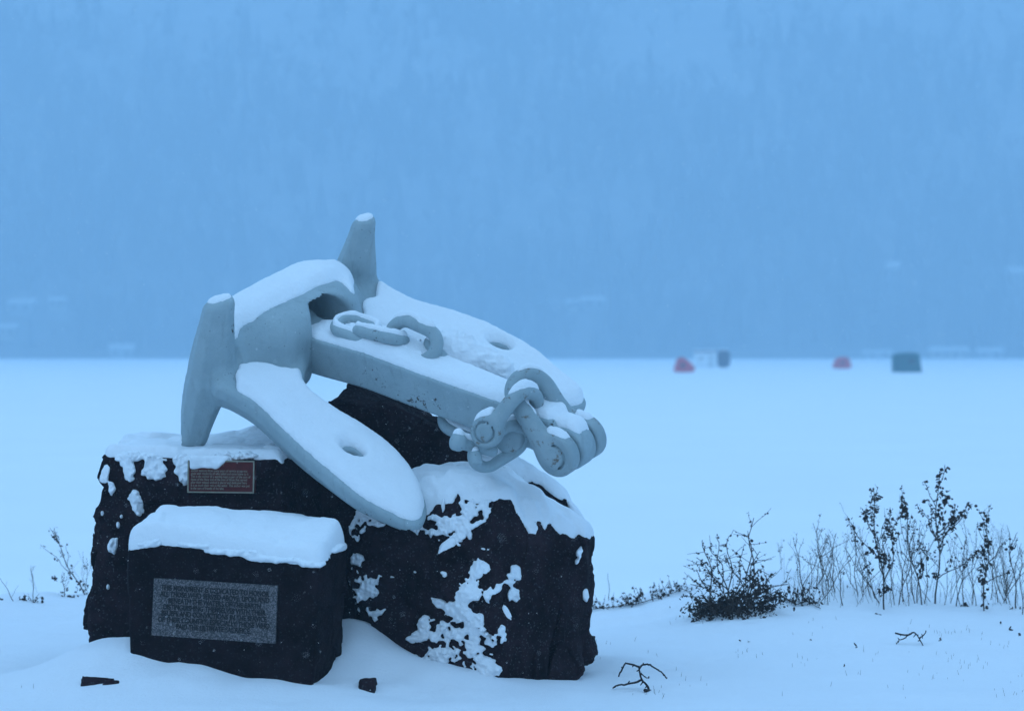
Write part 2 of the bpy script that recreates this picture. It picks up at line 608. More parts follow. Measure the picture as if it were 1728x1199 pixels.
def refine(f, g, lo, hi):
    """the same field on a grid twice as fine, inside a box"""
    i0 = np.clip(np.floor((np.array(lo) - g.lo) / g.h).astype(int), 0, g.n - 2); i1 = np.clip(np.ceil((np.array(hi) - g.lo) / g.h).astype(int) + 1, 2, g.n)
    q = f[i0[0]:i1[0], i0[1]:i1[1], i0[2]:i1[2]]
    for ax in range(3):
        n = q.shape[ax]
        out = list(q.shape); out[ax] = 2 * n - 1
        r = np.empty(out, F32)
        sl = [slice(None)] * 3
        sl[ax] = slice(0, None, 2); r[tuple(sl)] = q
        a = [slice(None)] * 3; a[ax] = slice(0, -1); b = [slice(None)] * 3; b[ax] = slice(1, None)
        sl[ax] = slice(1, None, 2); r[tuple(sl)] = 0.5 * (q[tuple(a)] + q[tuple(b)])
        q = r
    g2 = Grid(g.lo + i0 * g.h, g.lo + i0 * g.h, g.h / 2)
    g2.n = np.array(q.shape)
    g2.x = (g2.lo[0] + g2.h * np.arange(g2.n[0])).astype(F32)[:, None, None]
    g2.y = (g2.lo[1] + g2.h * np.arange(g2.n[1])).astype(F32)[None, :, None]
    g2.z = (g2.lo[2] + g2.h * np.arange(g2.n[2])).astype(F32)[None, None, :]
    return q, g2

def patches(parent, f, g, Yf, ymax, blobs, tk=0.03, seed=7, rag=0.5, fr=16.0, gain=0.62, blur=1):
    """wind-blown snow stuck to a steep face: blobs are (px, py, rx, ry, angle)"""
    a = np.array([[b[0] - 1.6 * max(b[2], b[3]), b[1] - 1.6 * max(b[2], b[3]), b[0] + 1.6 * max(b[2], b[3]), b[1] + 1.6 * max(b[2], b[3])] for b in blobs])
    c0, c1 = P(a[:, 0].min(), a[:, 3].max(), Yf), P(a[:, 2].max(), a[:, 1].min(), Yf)
    f, g = refine(f, g, (c0[0], g.lo[1], c0[2]), (c1[0], ymax, c1[2]))
    X, Z = g.x[:, 0, :], g.z[0, :, :]
    best = np.full(np.broadcast(X, Z).shape, -9.0, F32)
    for b in blobs:
        px, py, rx, ry = b[:4]
        an = math.radians(b[4]) if len(b) > 4 else 0
        c = P(px, py, Yf)
        s = FPX / Yf
        u = ((X - c[0]) * math.cos(an) - (Z - c[2]) * math.sin(an)) * s / rx
        w = ((X - c[0]) * math.sin(an) + (Z - c[2]) * math.cos(an)) * s / ry
        best = np.maximum(best, 1 - np.sqrt(u * u + w * w))
    t = best + rag * fbm(X, 0 * X, Z, fr, 5, seed, gain) + 0.5 * rag * vnoise(X * 75, 0 * X, Z * 75, seed + 8)
    crumb = np.abs(fbm(X, 0 * X, Z, 40, 3, seed + 2, 0.65))
    tm = (tk * np.clip(t * 5, -1, 1) * (0.40 + 0.35 * np.clip(t, 0, 1) + 0.9 * crumb)).astype(F32)[:, None, :]
    F = np.maximum(f - tm, -f - 0.012)
    F = np.where(tm > 0, F, 0.02 + 0 * F)
    F = blur3(np.clip(F, -0.02, 0.02).astype(F32), blur)
    o = field_mesh('snow_patch', F, g, SNOW, parent)
    o['kind'] = 'stuff'
    return o

VOX = 0.0088

# -- the dark tall block at the back of the tablet
pl_pts = [P(171, 766, 14.45), P(474, 768, 14.28), P(137, 1140, 14.40), P(478, 1150, 14.25),
          P(600, 752, 15.05), P(600, 1120, 15.05), P(215, 748, 15.15), P(180, 1120, 15.15), P(158, 880, 14.43), P(480, 790, 14.25)]
lo, hi = pts_bounds(pl_pts, 0.16)
g = Grid(lo, hi, VOX)
f = roughen(hull_field(g, hull_planes(pl_pts), 0.03), g, 0.9, 61, lambda x, y, z: 0.55 + 0.6 * (x < -2.0))
block = field_mesh('granite_block', f, g, GRANITE)
tag(block, 'tall dark granite block with red bronze plaque behind the engraved tablet', 'stone block')
patches(block, f, g, 14.4, 14.62, [(176, 798, 9, 17, 12), (216, 789, 12, 21, -10), (262, 790, 23, 24), (187, 825, 7, 15), (231, 849, 12, 23, -15),
                      (199, 886, 4, 7), (191, 918, 10, 17, 10), (318, 790, 22, 34, -25), (340, 778, 60, 14), (400, 766, 52, 9), (205, 871, 3, 4), (172, 866, 3, 5),
                      (182, 990, 3, 5), (230, 770, 40, 9)], 0.026, 71, 0.22, 24, 0.55)
sf = snow_field(f, g, lambda X, Y, H: 0.045 + 0.05 * np.exp(-((X + 1.30) / 0.34) ** 2 - ((Y - 14.98) / 0.22) ** 2), 0.55, 0.8, 0.15, 5, 2)
field_mesh('snow_cap', sf, g, SNOW, block)

# -- tablet in front
A_, B_, C_ = P(213, 925, 13.78), P(531, 950, 13.52), P(220, 1118, 13.76)
tn = np.cross(B_ - A_, C_ - A_); tn /= np.linalg.norm(tn)
if tn[1] > 0: tn = -tn
TAB_N, TAB_D = tn, tn @ A_
def on_plane(px, py, nrm=TAB_N, d=TAB_D):
    e = np.array([0, 0, EYE]); r = np.array([(px - 864) / FPX, 1.0, -(py - HORIZON) / FPX])
    return e + r * (d - nrm @ e) / (nrm @ r)
tb_pts = [on_plane(213, 928), on_plane(272, 914), on_plane(541, 956), on_plane(218, 1165), on_plane(527, 1190), on_plane(216, 1105),
          P(589, 906, 13.92), P(574, 1150, 13.92), P(266, 886, 14.15), P(545, 905, 14.2), P(240, 1150, 14.15), P(560, 1150, 14.2)]
lo, hi = pts_bounds(tb_pts, 0.14)
g = Grid(lo, hi, 0.0095)
f = hull_field(g, hull_planes(tb_pts), 0.022)
f = roughen(f, g, 0.5, 81, lambda x, y, z: 0.12 + 0.95 * sstep(0.015, 0.06, -(TAB_N[0] * x + TAB_N[1] * y + TAB_N[2] * z - TAB_D)))
tablet = field_mesh('granite_tablet', f, g, GRANITE_SMOOTH)
tag(tablet, 'low dark granite tablet with engraved dedication and thick snow cap', 'engraved stone')
patches(tablet, f, g, 13.65, 13.98, [(246, 911, 30, 15), (225, 915, 12, 12), (330, 917, 50, 9), (400, 930, 60, 10), (470, 941, 60, 8), (530, 947, 30, 9), (566, 928, 22, 8)], 0.020, 95, 0.22, 18, 0.5, 2)
sf = snow_field(f, g, lambda X, Y, H: 0.062 + 0.045 * sstep(13.5, 13.9, Y), 0.30, 0.6, 0.12, 9, 4)
field_mesh('snow_cap', sf, g, SNOW, tablet)

# -- large boulder on the right
bd_pts = [P(835, 828, 14.00), P(850, 1165, 13.88), P(830, 1000, 13.86), P(590, 890, 14.22), P(600, 1030, 14.25), P(690, 1120, 14.12),
          P(700, 806, 14.30), P(850, 800, 14.45), P(700, 804, 14.75), P(840, 796, 14.8), P(974, 905, 14.18), P(1000, 912, 14.45), P(986, 990, 14.28),
          P(985, 1130, 14.22), P(1001, 1110, 14.45), P(960, 1150, 14.15), P(600, 900, 14.8), P(620, 1100, 14.9), P(985, 900, 14.85), P(985, 1100, 14.85)]
lo, hi = pts_bounds(bd_pts, 0.16)
g = Grid(lo, hi, VOX)
f = hull_field(g, hull_planes(bd_pts), 0.025)
# wedge-shaped crack at the foot of the right face
wa = P(941, 1030, 14.1); wb = P(915, 1165, 14.1)
cx = wb[0] + (wa[0] - wb[0]) * (g.z - wb[2]) / (wa[2] - wb[2]) + 0.01
half = np.clip(0.001 + 0.021 * (wa[2] - g.z) / (wa[2] - wb[2]), 0, 1)
crack = np.maximum(np.maximum(np.abs(g.x - cx) - half, g.z - wa[2]), g.y - 14.30)
f = np.maximum(f, -crack).astype(F32)
f = roughen(f, g, 1.0, 91)
boulder = field_mesh('granite_boulder', f, g, GRANITE)
tag(boulder, 'large dark granite boulder plastered with snow patches under the anchor shackle', 'boulder')
patches(boulder, f, g, 14.05, 14.5, [(760, 885, 34, 22, -20), (748, 850, 4, 26), (780, 900, 22, 20), (800, 838, 20, 34, 10), (733, 874, 20, 8), (800, 884, 14, 5, -30), (815, 835, 16, 16),
                       (808, 958, 24, 12, -35), (842, 985, 30, 12, -35), (866, 1002, 11, 11), (792, 1000, 20, 18), (782, 1028, 20, 18), (850, 1060, 7, 14), (800, 1045, 18, 20), (802, 1085, 26, 36), (745, 1104, 54, 20), (820, 1118, 15, 32), (765, 1065, 20, 12, 20), (715, 1050, 12, 14), (720, 1075, 22, 9), (750, 1020, 22, 6, 30),
                       (690, 1080, 10, 10), (660, 975, 5, 3), (700, 965, 6, 4), (750, 965, 8, 4, 30), (818, 923, 10, 5), (980, 935, 5, 18, 15), (665, 1020, 6, 5),
                       (600, 868, 34, 26, -20), (640, 885, 20, 8), (600, 945, 8, 7), (605, 1010, 30, 26, -35), (630, 1040, 14, 8, -30), (700, 890, 14, 6), (991, 1085, 3, 6), (990, 1010, 3, 10)], 0.022, 93, 0.66, 17, 0.66)
sf = snow_field(f, g, 0.06, 0.40, 0.62, 0.12, 13, 3)
field_mesh('snow_cap', sf, g, SNOW, boulder)

# -- black rock behind, under the shank
bk_pts = [P(556, 684, 15.05), P(592, 650, 15.2), P(640, 655, 15.5), P(604, 652, 15.6), P(560, 760, 14.95), P(690, 700, 14.88), P(700, 820, 14.75), P(480, 900, 14.95), P(600, 1000, 14.85), P(850, 790, 14.85),
          P(868, 775, 15.05), P(990, 885, 14.98), P(1000, 910, 15.05), P(990, 1080, 15.0), P(850, 760, 15.5), P(985, 885, 15.5), P(985, 1060, 15.5), P(560, 1000, 15.6), P(700, 1060, 14.8), P(540, 1130, 14.65), P(640, 1130, 14.65)]
lo, hi = pts_bounds(bk_pts, 0.16)
g = Grid(lo, hi, 0.012)
f = roughen(hull_field(g, hull_planes(bk_pts), 0.025), g, 0.9, 101)
back = field_mesh('granite_boulder', f, g, GRANITE)
tag(back, 'black shadowed boulder wedged below the anchor shank', 'boulder')
sf = snow_field(f, g, 0.05, 0.52, 0.74, 0.15, 17, 2, None, lambda X, Y, H: sstep(-0.32, 0.0, X))
field_mesh('snow_cap', sf, g, SNOW, back)
print('rocks', round(time.time() - T0, 1))

# ------------------------------------------------------------------ the anchor
Sv = np.array([0.795, -0.531, -0.294]); Sv /= np.linalg.norm(Sv)
Cv = np.array([0.606, 0.714, 0.350]); Cv -= Sv * (Cv @ Sv); Cv /= np.linalg.norm(Cv)
Nv = np.cross(Sv, Cv); Nv /= np.linalg.norm(Nv)
O = P(482, 553, 14.9)
def L2W(s, c, n):
    return O + s * Sv + c * Cv + n * Nv
def to_local(g, org, axes):
    return [(F32(a[0]) * (g.x - F32(org[0])) + F32(a[1]) * (g.y - F32(org[1])) + F32(a[2]) * (g.z - F32(org[2]))).astype(F32) for a in axes]

def rbox(a, b, c, ha, hb, hc, r):
    qa, qb, qc = np.abs(a) - (ha - r), np.abs(b) - (hb - r), np.abs(c) - (hc - r)
    out = np.sqrt(np.maximum(qa, 0) ** 2 + np.maximum(qb, 0) ** 2 + np.maximum(qc, 0) ** 2)
    return out + np.minimum(np.maximum(qa, np.maximum(qb, qc)), 0) - r

def capsule(g, a, b, ra, rb, stretch=None):
    a = np.asarray(a, float); b = np.asarray(b, float)
    d = b - a; L = float(d @ d) + 1e-12
    px, py, pz = g.x - F32(a[0]), g.y - F32(a[1]), g.z - F32(a[2])
    t = np.clip((px * F32(d[0]) + py * F32(d[1]) + pz * F32(d[2])) / F32(L), 0, 1)
    q = np.sqrt((px - t * F32(d[0])) ** 2 + (py - t * F32(d[1])) ** 2 + (pz - t * F32(d[2])) ** 2)
    return (q - (ra + (rb - ra) * t)).astype(F32)

def cylinder(g, cen, ax, r, half, rnd=0.012):
    cen = np.asarray(cen, float); ax = np.asarray(ax, float) / np.linalg.norm(ax)
    px, py, pz = g.x - F32(cen[0]), g.y - F32(cen[1]), g.z - F32(cen[2])
    t = px * F32(ax[0]) + py * F32(ax[1]) + pz * F32(ax[2])
    q = np.sqrt(np.maximum(px * px + py * py + pz * pz - t * t, 0))
    a, b = q - (r - rnd), np.abs(t) - (half - rnd)
    return (np.minimum(np.maximum(a, b), 0) + np.sqrt(np.maximum(a, 0) ** 2 + np.maximum(b, 0) ** 2) - rnd).astype(F32)

def poly_sdf2(poly, U, V):
    d = np.full(U.shape, 1e9); s = np.ones(U.shape)
    n = len(poly)
    for i in range(n):
        a, b = poly[i], poly[i - 1]
        e = b - a
        wu, wv = U - a[0], V - a[1]
        t = np.clip((wu * e[0] + wv * e[1]) / (e @ e + 1e-12), 0, 1)
        d = np.minimum(d, (wu - e[0] * t) ** 2 + (wv - e[1] * t) ** 2)
        c1, c2, c3 = V >= a[1], V < b[1], e[0] * wv > e[1] * wu
        s = np.where((c1 & c2 & c3) | (~c1 & ~c2 & ~c3), -s, s)
    return s * np.sqrt(d)

def smooth_poly(p, n=2):
    p = np.asarray(p, float)
    for _ in range(n):
        q = np.roll(p, -1, 0)
        p = np.stack([0.75 * p + 0.25 * q, 0.25 * p + 0.75 * q], 1).reshape(-1, 2)
    return p

class Fluke:
    def __init__(s, root, tip, poly_px, hole_px, top):
        s.R = np.asarray(root); d = np.asarray(tip) - s.R
        s.len = np.linalg.norm(d); s.F = d / s.len
        L = Cv - s.F * (Cv @ s.F); s.L = L / np.linalg.norm(L)
        s.M = np.cross(s.F, s.L)
        s.top = top
        uv = lambda px, py: s.uv(px, py)
        s.poly = smooth_poly([uv(*p) for p in poly_px])
        s.hole = uv(*hole_px)
        s.u0, s.v0 = s.poly.min(0) - 0.4
        s.u1, s.v1 = s.poly.max(0) + 0.4
        s.hh = 0.008
        U, V = np.meshgrid(np.arange(s.u0, s.u1, s.hh), np.arange(s.v0, s.v1, s.hh), indexing='ij')
        s.img = poly_sdf2(s.poly, U, V).astype(F32)
    def uv(s, px, py):
        e = np.array([0, 0, EYE]); r = np.array([(px - 864) / FPX, 1.0, -(py - HORIZON) / FPX])
        c = s.R + s.M * s.top
        p = e + r * (((c - e) @ s.M) / (r @ s.M))
        q = p - s.R
        return np.array([q @ s.F, q @ s.L])
    def field(s, g):
        u, v, w = to_local(g, s.R, (s.F, s.L, s.M))
        a = np.clip((u - s.u0) / s.hh, 0, s.img.shape[0] - 1.001)
        b = np.clip((v - s.v0) / s.hh, 0, s.img.shape[1] - 1.001)
        i, j = a.astype(np.int32), b.astype(np.int32)
        fa, fb = a - i, b - j
        im = s.img
        d2 = (im[i, j] * (1 - fa) * (1 - fb) + im[i + 1, j] * fa * (1 - fb) + im[i, j + 1] * (1 - fa) * fb + im[i + 1, j + 1] * fa * fb)
        t = np.clip(u / s.len, 0, 1)
        thick = 0.205 - 0.135 * sstep(0.35, 1.0, t) - 0.02 * sstep(0.3, 0, t)
        depth = s.top - w
        # sides lean in below a ridge, so the underside reads as a keel
        d2 = d2 - 0.012 + np.clip(depth - 0.075, 0, 1) * 0.7 + 0.25 * np.clip(0.02 - depth, 0, 1)
        r = 0.025
        qa = d2 + r
        qb = np.abs(depth - thick / 2) - thick / 2 + r
        f = np.minimum(np.maximum(qa, qb), 0) + np.sqrt(np.maximum(qa, 0) ** 2 + np.maximum(qb, 0) ** 2) - r
        hu, hv = u - s.hole[0], v - s.hole[1]
        hole = (np.sqrt((hu / 1.5) ** 2 + hv ** 2) - 0.040)
        return smax(f, -hole, 0.03).astype(F32), u

near = Fluke(L2W(0.0, -0.62, 0.0), L2W(1.33, -0.60, -0.42),
             [(366, 650), (376, 602), (430, 575), (520, 600), (508, 640), (522, 666), (555, 692), (600, 722), (645, 750), (680, 780), (704, 812), (718, 845), (718, 868), (705, 884),
              (686, 880), (655, 866), (613, 843), (570, 808), (510, 757), (470, 718), (444, 692), (420, 672), (372, 648)], (598, 771), 0.06)
far = Fluke(L2W(0.0, 0.63, 0.0), L2W(1.22, 0.87, -0.30),
            [(560, 485), (600, 472), (633, 470), (653, 491), (680, 508), (713, 523), (760, 534), (803, 548), (847, 568), (887, 589), (920, 612), (947, 637), (978, 660), (990, 674),
             (978, 688), (940, 690), (905, 684), (853, 666), (807, 646), (760, 618), (700, 580), (640, 565), (585, 545)], (845, 591), 0.05)

lo = np.array([(300 - 864) / FPX * 14.4, 13.55, 0.78]); hi = np.array([0.40, 15.9, 2.42])
gh = Grid(lo, hi, 0.0105)
s_, c_, n_ = to_local(gh, O, (Sv, Cv, Nv))
# hub with an arched opening for the shank
hub = rbox(s_ - 0.035, c_ - 0.01, n_ - 0.25 * s_ * (n_ > -0.1) + 0.045, 0.24, 0.33 , 0.20, 0.13)
hub = hub + 0.10 * np.clip(np.abs(c_) - 0.10, 0, 1) * (n_ > 0) * sstep(0, 0.3, n_)
bar = np.sqrt(((s_ + 0.03) / 1.05) ** 2 + (n_ / 1.0) ** 2) - (0.20 - 0.07 * sstep(0.25, 0.62, np.abs(c_)))
bar = np.maximum(bar, np.abs(c_) - 0.47)
head = smin(hub, bar, 0.16)
# the tripping horns, above and below each fluke root
def horn(cc, lean, h0, h1):
    W = 0.8 * Cv + 0.6 * Sv; Tt = 0.6 * Cv - 0.8 * Sv
    org = L2W(0.0, cc, 0.0)
    a, b, n = to_local(gh, org, (W, Tt, Nv))
    k = np.clip(np.abs(n) / 0.42, 0, 1.3)
    a = a - lean[0] * np.where(n > 0, n, 0) / 0.42 - lean[1] * np.where(n < 0, n, 0) / 0.42 - lean[2]
    ha = h0 - (h0 - h1) * sstep(0.02, 0.95, k)
    hb = 0.085 - 0.030 * sstep(0.05, 1.0, k)
    # chamfer the outer edge
    d = rbox(a / ha * 0.1, b / hb * 0.06, n * 0 , 0.1, 0.06, 1.0, 0.014) * 0.95
    d = np.maximum(d, (np.abs(a) / ha + np.abs(b) / hb - 1.55) * 0.05)
    return smax(d, np.abs(n) - 0.40 - 0.02 * (n < 0) - 0.25 * a * (n > 0), 0.045)
head = smin(head, horn(-0.665, (0.06, 0.115, 0.06), 0.112, 0.076), 0.075)
head = smin(head, horn(0.665, (0.075, 0.06, -0.085), 0.118, 0.058), 0.075)
fn, un = near.field(gh)
ff, uf = far.field(gh)
head = smin(head, np.where(un > -0.3, fn, 1.0), 0.06)
head = smin(head, np.where(uf > -0.3, ff, 1.0), 0.06)
cav = rbox(s_ - 0.34, c_ - 0.060, n_ + 0.08, 0.42, 0.150, 0.270, 0.09)
head = smax(head, -cav, 0.035).astype(F32)
print('head field', round(time.time() - T0, 1))

anchor = empty('anchor', P(330, 750, 14.6), 'big pale grey ship anchor lying snow covered across dark granite boulders', 'anchor')
hv, hq = surface_nets(head, gh)
# split the casting into crown and two flukes where the blades leave the crown
full = new_mesh('crown', hv, hq, PAINT, link=False) if False else None
me = bpy.data.meshes.new('tmp')
me.from_pydata([], [], [])
def split_casting(v, q):
    cen = v[q].mean(1)
    r = cen - near.R
    isn = (r @ near.F > 0.20) & (((cen - O) @ Cv) < 0)
    r2 = cen - far.R
    isf = (r2 @ far.F > 0.20) & (((cen - O) @ Cv) > 0.30)
    fnn = np.cross(v[q[:, 2]] - v[q[:, 0]], v[q[:, 3]] - v[q[:, 1]])
    vn = np.zeros_like(v)
    for k in range(4):
        np.add.at(vn, q[:, k], fnn)
    vn /= np.linalg.norm(vn, axis=1)[:, None] + 1e-12
    for name, m in (('crown', ~(isn | isf)), ('fluke', isn), ('fluke', isf)):
        qq = q[m]
        used, inv = np.unique(qq.ravel(), return_inverse=True)
        o = new_mesh(name, v[used], inv.reshape(-1, 4), PAINT, anchor)
        o.data.normals_split_custom_set_from_vertices([tuple(x) for x in vn[used]])
split_casting(hv, hq)
def head_thick(X, Y, H):
    n = (X - O[0]) * Nv[0] + (Y - O[1]) * Nv[1] + (H - O[2]) * Nv[2]
    return 0.05 - 0.034 * sstep(0.31, 0.36, n)
def head_mask(X, Y, H):
    q = [(X - O[0]) * a[0] + (Y - O[1]) * a[1] + (H - O[2]) * a[2] for a in (Sv, Cv, Nv)]
    hubz = sstep(0.47, 0.34, np.abs(q[1])) * sstep(0.13, 0.19, q[2])
    return 1 - hubz * sstep(0.04, 0.12, q[0] + 0.10 * (q[1] < 0) * np.clip(-q[1], 0, 0.5) + 0.02 * fbm(X, Y, H, 18, 2, 12))
sf = snow_field(head, gh, head_thick, 0.50, 0.68, 0.08, 21, 2, None, head_mask)
field_mesh('snow_cover', sf, gh, SNOW, anchor)
print('head', round(time.time() - T0, 1))

# -- shank
ends = [L2W(0, 0, 0), L2W(2.10, 0, 0)]
lo, hi = pts_bounds(ends, 0.33)
g = Grid(lo, hi, 0.0095)
s_, c_, n_ = to_local(g, O, (Sv, Cv, Nv))
hw = 0.115 - 0.030 * sstep(0.9, 1.75, s_)
hn = 0.105 - 0.008 * np.clip(s_ / 1.8, 0, 1)
sh = rbox(s_ - 0.86, c_ / hw * 0.1, (n_ + 0.035 * sstep(0.7, 0.2, s_)) / hn * 0.1, 0.92, 0.1, 0.1, 0.016)
ball = np.sqrt((s_ - 0.0) ** 2 + (n_ + 0.04) ** 2) - 0.125
ball = np.maximum(ball, np.abs(c_) - 0.12)
PIN_S, PIN_N = 1.86, -0.04
eye = cylinder(g, L2W(PIN_S, 0, PIN_N), Cv, 0.115, 0.060, 0.02)
shank_f = smin(smin(sh, ball, 0.06), eye, 0.06).astype(F32)
field_mesh('shank', shank_f, g, PAINT, anchor)
sf = snow_field(shank_f, g, lambda X, Y, H: 0.040 + 0.03 * sstep(0.95, 0.7, (X - O[0]) * Sv[0] + (Y - O[1]) * Sv[1] + (H - O[2]) * Sv[2]) - 0.04 * sstep(0.55, 0.35, (X - O[0]) * Sv[0] + (Y - O[1]) * Sv[1] + (H - O[2]) * Sv[2]), 0.5, 0.7, 0.10, 25, 2, None,
                lambda X, Y, H: sstep(0.12, 0.30, (X - O[0]) * Sv[0] + (Y - O[1]) * Sv[1] + (H - O[2]) * Sv[2]))
field_mesh('snow_cover', sf, g, SNOW, anchor)

def spline(pts, n=8):
    pts = [np.asarray(p, float) for p in pts]
    out = []
    for i in range(len(pts) - 1):
        p0 = pts[max(i - 1, 0)]; p1 = pts[i]; p2 = pts[i + 1]; p3 = pts[min(i + 2, len(pts) - 1)]
        for k in range(n):
            t = k / n
            out.append(0.5 * ((2 * p1) + (-p0 + p2) * t + (2 * p0 - 5 * p1 + 4 * p2 - p3) * t * t + (-p0 + 3 * p1 - 3 * p2 + p3) * t ** 3))
    out.append(pts[-1])
    return out

def tube_field(g, pts, rad, closed=False):
    f = np.full((g.n[0], g.n[1], g.n[2]), 1.0, F32)
    n = len(pts)
    for i in range(n if closed else n - 1):
        a, b = pts[i], pts[(i + 1) % n]
        ra = rad[i] if hasattr(rad, '__len__') else rad
        rb = rad[(i + 1) % n] if hasattr(rad, '__len__') else rad
        # evaluate only near the segment
        l = np.minimum(a, b) - 0.22; h = np.maximum(a, b) + 0.22
        i0 = np.clip(((l - g.lo) / g.h).astype(int), 0, g.n - 1); i1 = np.clip(((h - g.lo) / g.h).astype(int) + 2, 1, g.n)
        if (i1 <= i0).any(): continue
        sub = type('s', (), {})()
        sub.x, sub.y, sub.z = g.x[i0[0]:i1[0]], g.y[:, i0[1]:i1[1]], g.z[:, :, i0[2]:i1[2]]
        sl = f[i0[0]:i1[0], i0[1]:i1[1], i0[2]:i1[2]]
        np.minimum(sl, capsule(sub, a, b, ra, rb), out=sl)
    return f

# -- the big shackle at the end of the shank
pin = L2W(PIN_S, 0, PIN_N)
lugN, lugF = L2W(PIN_S, -0.112, PIN_N), L2W(PIN_S, 0.112, PIN_N)
yN, yF = lugN[1], lugF[1]
bow = [P(932, 772, yN), P(906, 730, yN), P(882, 692, yN + 0.02), P(866, 664, yN + 0.05), P(873, 641, yN + 0.08), P(895, 633, yN + 0.11),
       P(918, 646, yN + 0.14), P(939, 680, yN + 0.16), P(958, 706, yF), P(978, 732, yF)]
bp = spline(bow, 5)
rad = [0.058 - 0.017 * math.sin(math.pi * min(1, max(0, (i / (len(bp) - 1) - 0.02) / 0.96))) for i in range(len(bp))]
lo, hi = pts_bounds(bp + [lugN, lugF], 0.20)
g = Grid(lo, hi, 0.0078)
f = tube_field(g, bp, rad)
lug_a = np.minimum(cylinder(g, lugN, Cv, 0.112, 0.038, 0.014), cylinder(g, lugF, Cv, 0.112, 0.038, 0.014))
f = smin(f, lug_a, 0.05)
# pin seat grooves
for lug, sg in ((lugN, -1), (lugF, 1)):
    q = cylinder(g, lug + Cv * sg * 0.038, Cv, 0.068, 0.010, 0.003)
    q2 = cylinder(g, lug + Cv * sg * 0.038, Cv, 0.057, 0.02, 0.003)
    f = np.maximum(f, -np.maximum(q, -q2))
shackle_f = f.astype(F32)
shackle = field_mesh('shackle', shackle_f, g, PAINT_RUSTY, anchor)
sf = snow_field(np.minimum(shackle_f, 1), g, 0.022, 0.62, 0.85, 0.25, 31, 2)
field_mesh('snow_cover', sf, g, SNOW, anchor)
g2 = Grid(np.minimum(lugN, lugF) - 0.12, np.maximum(lugN, lugF) + 0.12, 0.009)
field_mesh('shackle_pin', cylinder(g2, pin, Cv, 0.055, 0.156, 0.006), g2, PAINT, anchor)

# ------------------------------------------------------------------ the chain
chain = empty('anchor_chain', P(640, 575, 14.55), 'heavy grey chain lying along the anchor shank and shackled to its end', 'chain')
def link_pts(cen, along, across, L=0.29, W=0.19, n=28):
    along = np.asarray(along, float); along = along / np.linalg.norm(along)
    across = np.asarray(across, float); across = across - along * (across @ along); across /= np.linalg.norm(across)
    r = W / 2; st = L / 2 - r
    out = []
    for i in range(n):
        a = 2 * math.pi * i / n
        out.append(cen + along * (math.cos(a) * r + (st if math.cos(a) > 0 else -st)) + across * math.sin(a) * r)
    return out
chain_fields = []
def add_link(cen, along, across, L=0.29, W=0.19, bar=0.034, name='chain_link', mat=None):
    pts = link_pts(np.asarray(cen, float), along, across, L, W)
    lo, hi = pts_bounds(pts, bar + 0.10)
    g = Grid(lo, hi, 0.0075)
    f = tube_field(g, pts, bar, True)
    o = field_mesh(name, f, g, mat or PAINT, chain)
    sf = snow_field(f, g, 0.020, 0.62, 0.86, 0.2, 37, 1)
    field_mesh('snow_cover', sf, g, SNOW, o)
    return o
UP = Nv
VIEW = np.array([0.0, 1.0, 0.0])
add_link(L2W(0.475, 0.015, 0.140), Sv, Cv + UP * 0.10, 0.24, 0.138, 0.031)
add_link(L2W(0.63, 0.02, 0.150), Sv * 0.98 + UP * 0.13, VIEW, 0.265, 0.145, 0.032)
add_link(L2W(0.82, 0.05, 0.175), Sv * 0.97 + Cv * 0.05 - 0.12 * UP, Cv * 0.55 + UP * 0.75, 0.275, 0.16)
add_link(L2W(0.95, 0.18, 0.04), Sv * 0.5 + Cv * 0.5 - UP * 0.8, Sv * 0.6 - Cv * 0.4, 0.29, 0.17)
# the snow that has drifted over the chain where it drops behind the shank
da, db = L2W(0.93, 0.20, 0.10), L2W(1.22, 0.26, 0.05)
lo, hi = pts_bounds([da, db, L2W(0.36, 0.0, 0.13)], 0.24)
g = Grid(lo, hi, 0.0088)
f = capsule(g, da, db, 0.105, 0.075)
f = smin(f, capsule(g, L2W(0.40, 0.015, 0.085), L2W(0.55, 0.02, 0.11), 0.052, 0.042), 0.02)
f = smin(f, capsule(g, L2W(0.50, 0.02, 0.10), L2W(0.92, 0.14, 0.085), 0.045, 0.05), 0.03)
f = f - 0.020 * fbm(g.x, g.y, g.z, 9, 2, 44) - 0.016 * np.abs(fbm(g.x, g.y, g.z, 30, 3, 45))
field_mesh('snow_cover', f.astype(F32), g, SNOW, chain)
# below the shank the chain comes round again to the joining shackle
yb = L2W(1.35, 0, 0)[1]
add_link(P(790, 716, yb + 0.20), np.array([0.80, -0.3, -0.35]), np.array([0.3, 0.6, 0.6]), 0.26, 0.15)
jn = yN + 0.0
add_link(P(842, 752, jn + 0.10), np.array([0.80, 0.1, 0.50]), np.array([0.35, 0.5, -0.45]), 0.28, 0.17, 0.032)
# joining shackle hanging through the big one
aY = yN + 0.03
jF, jB = P(822, 728, aY - 0.07), P(860, 737, aY + 0.11)
jp = spline([jF, P(846, 698, aY - 0.09), P(866, 674, aY - 0.09), P(885, 661, aY - 0.055), P(903, 668, aY + 0.02), P(903, 690, aY + 0.085), P(882, 715, aY + 0.11), jB], 6)
lo, hi = pts_bounds(jp, 0.17)
g = Grid(lo, hi, 0.0075)
jax = jB - jF; jax = np.array([0.35, 0.90, 0.05]); jax /= np.linalg.norm(jax)
f = tube_field(g, jp, [0.043 - 0.007 * math.sin(math.pi * i / (len(jp) - 1)) for i in range(len(jp))])
f = smin(f, np.minimum(cylinder(g, jF, jax, 0.078, 0.036, 0.014), cylinder(g, jB, jax, 0.078, 0.032, 0.014)), 0.05)
q = cylinder(g, jF - jax * 0.036, jax, 0.054, 0.009, 0.003); q2 = cylinder(g, jF - jax * 0.036, jax, 0.045, 0.02, 0.003)
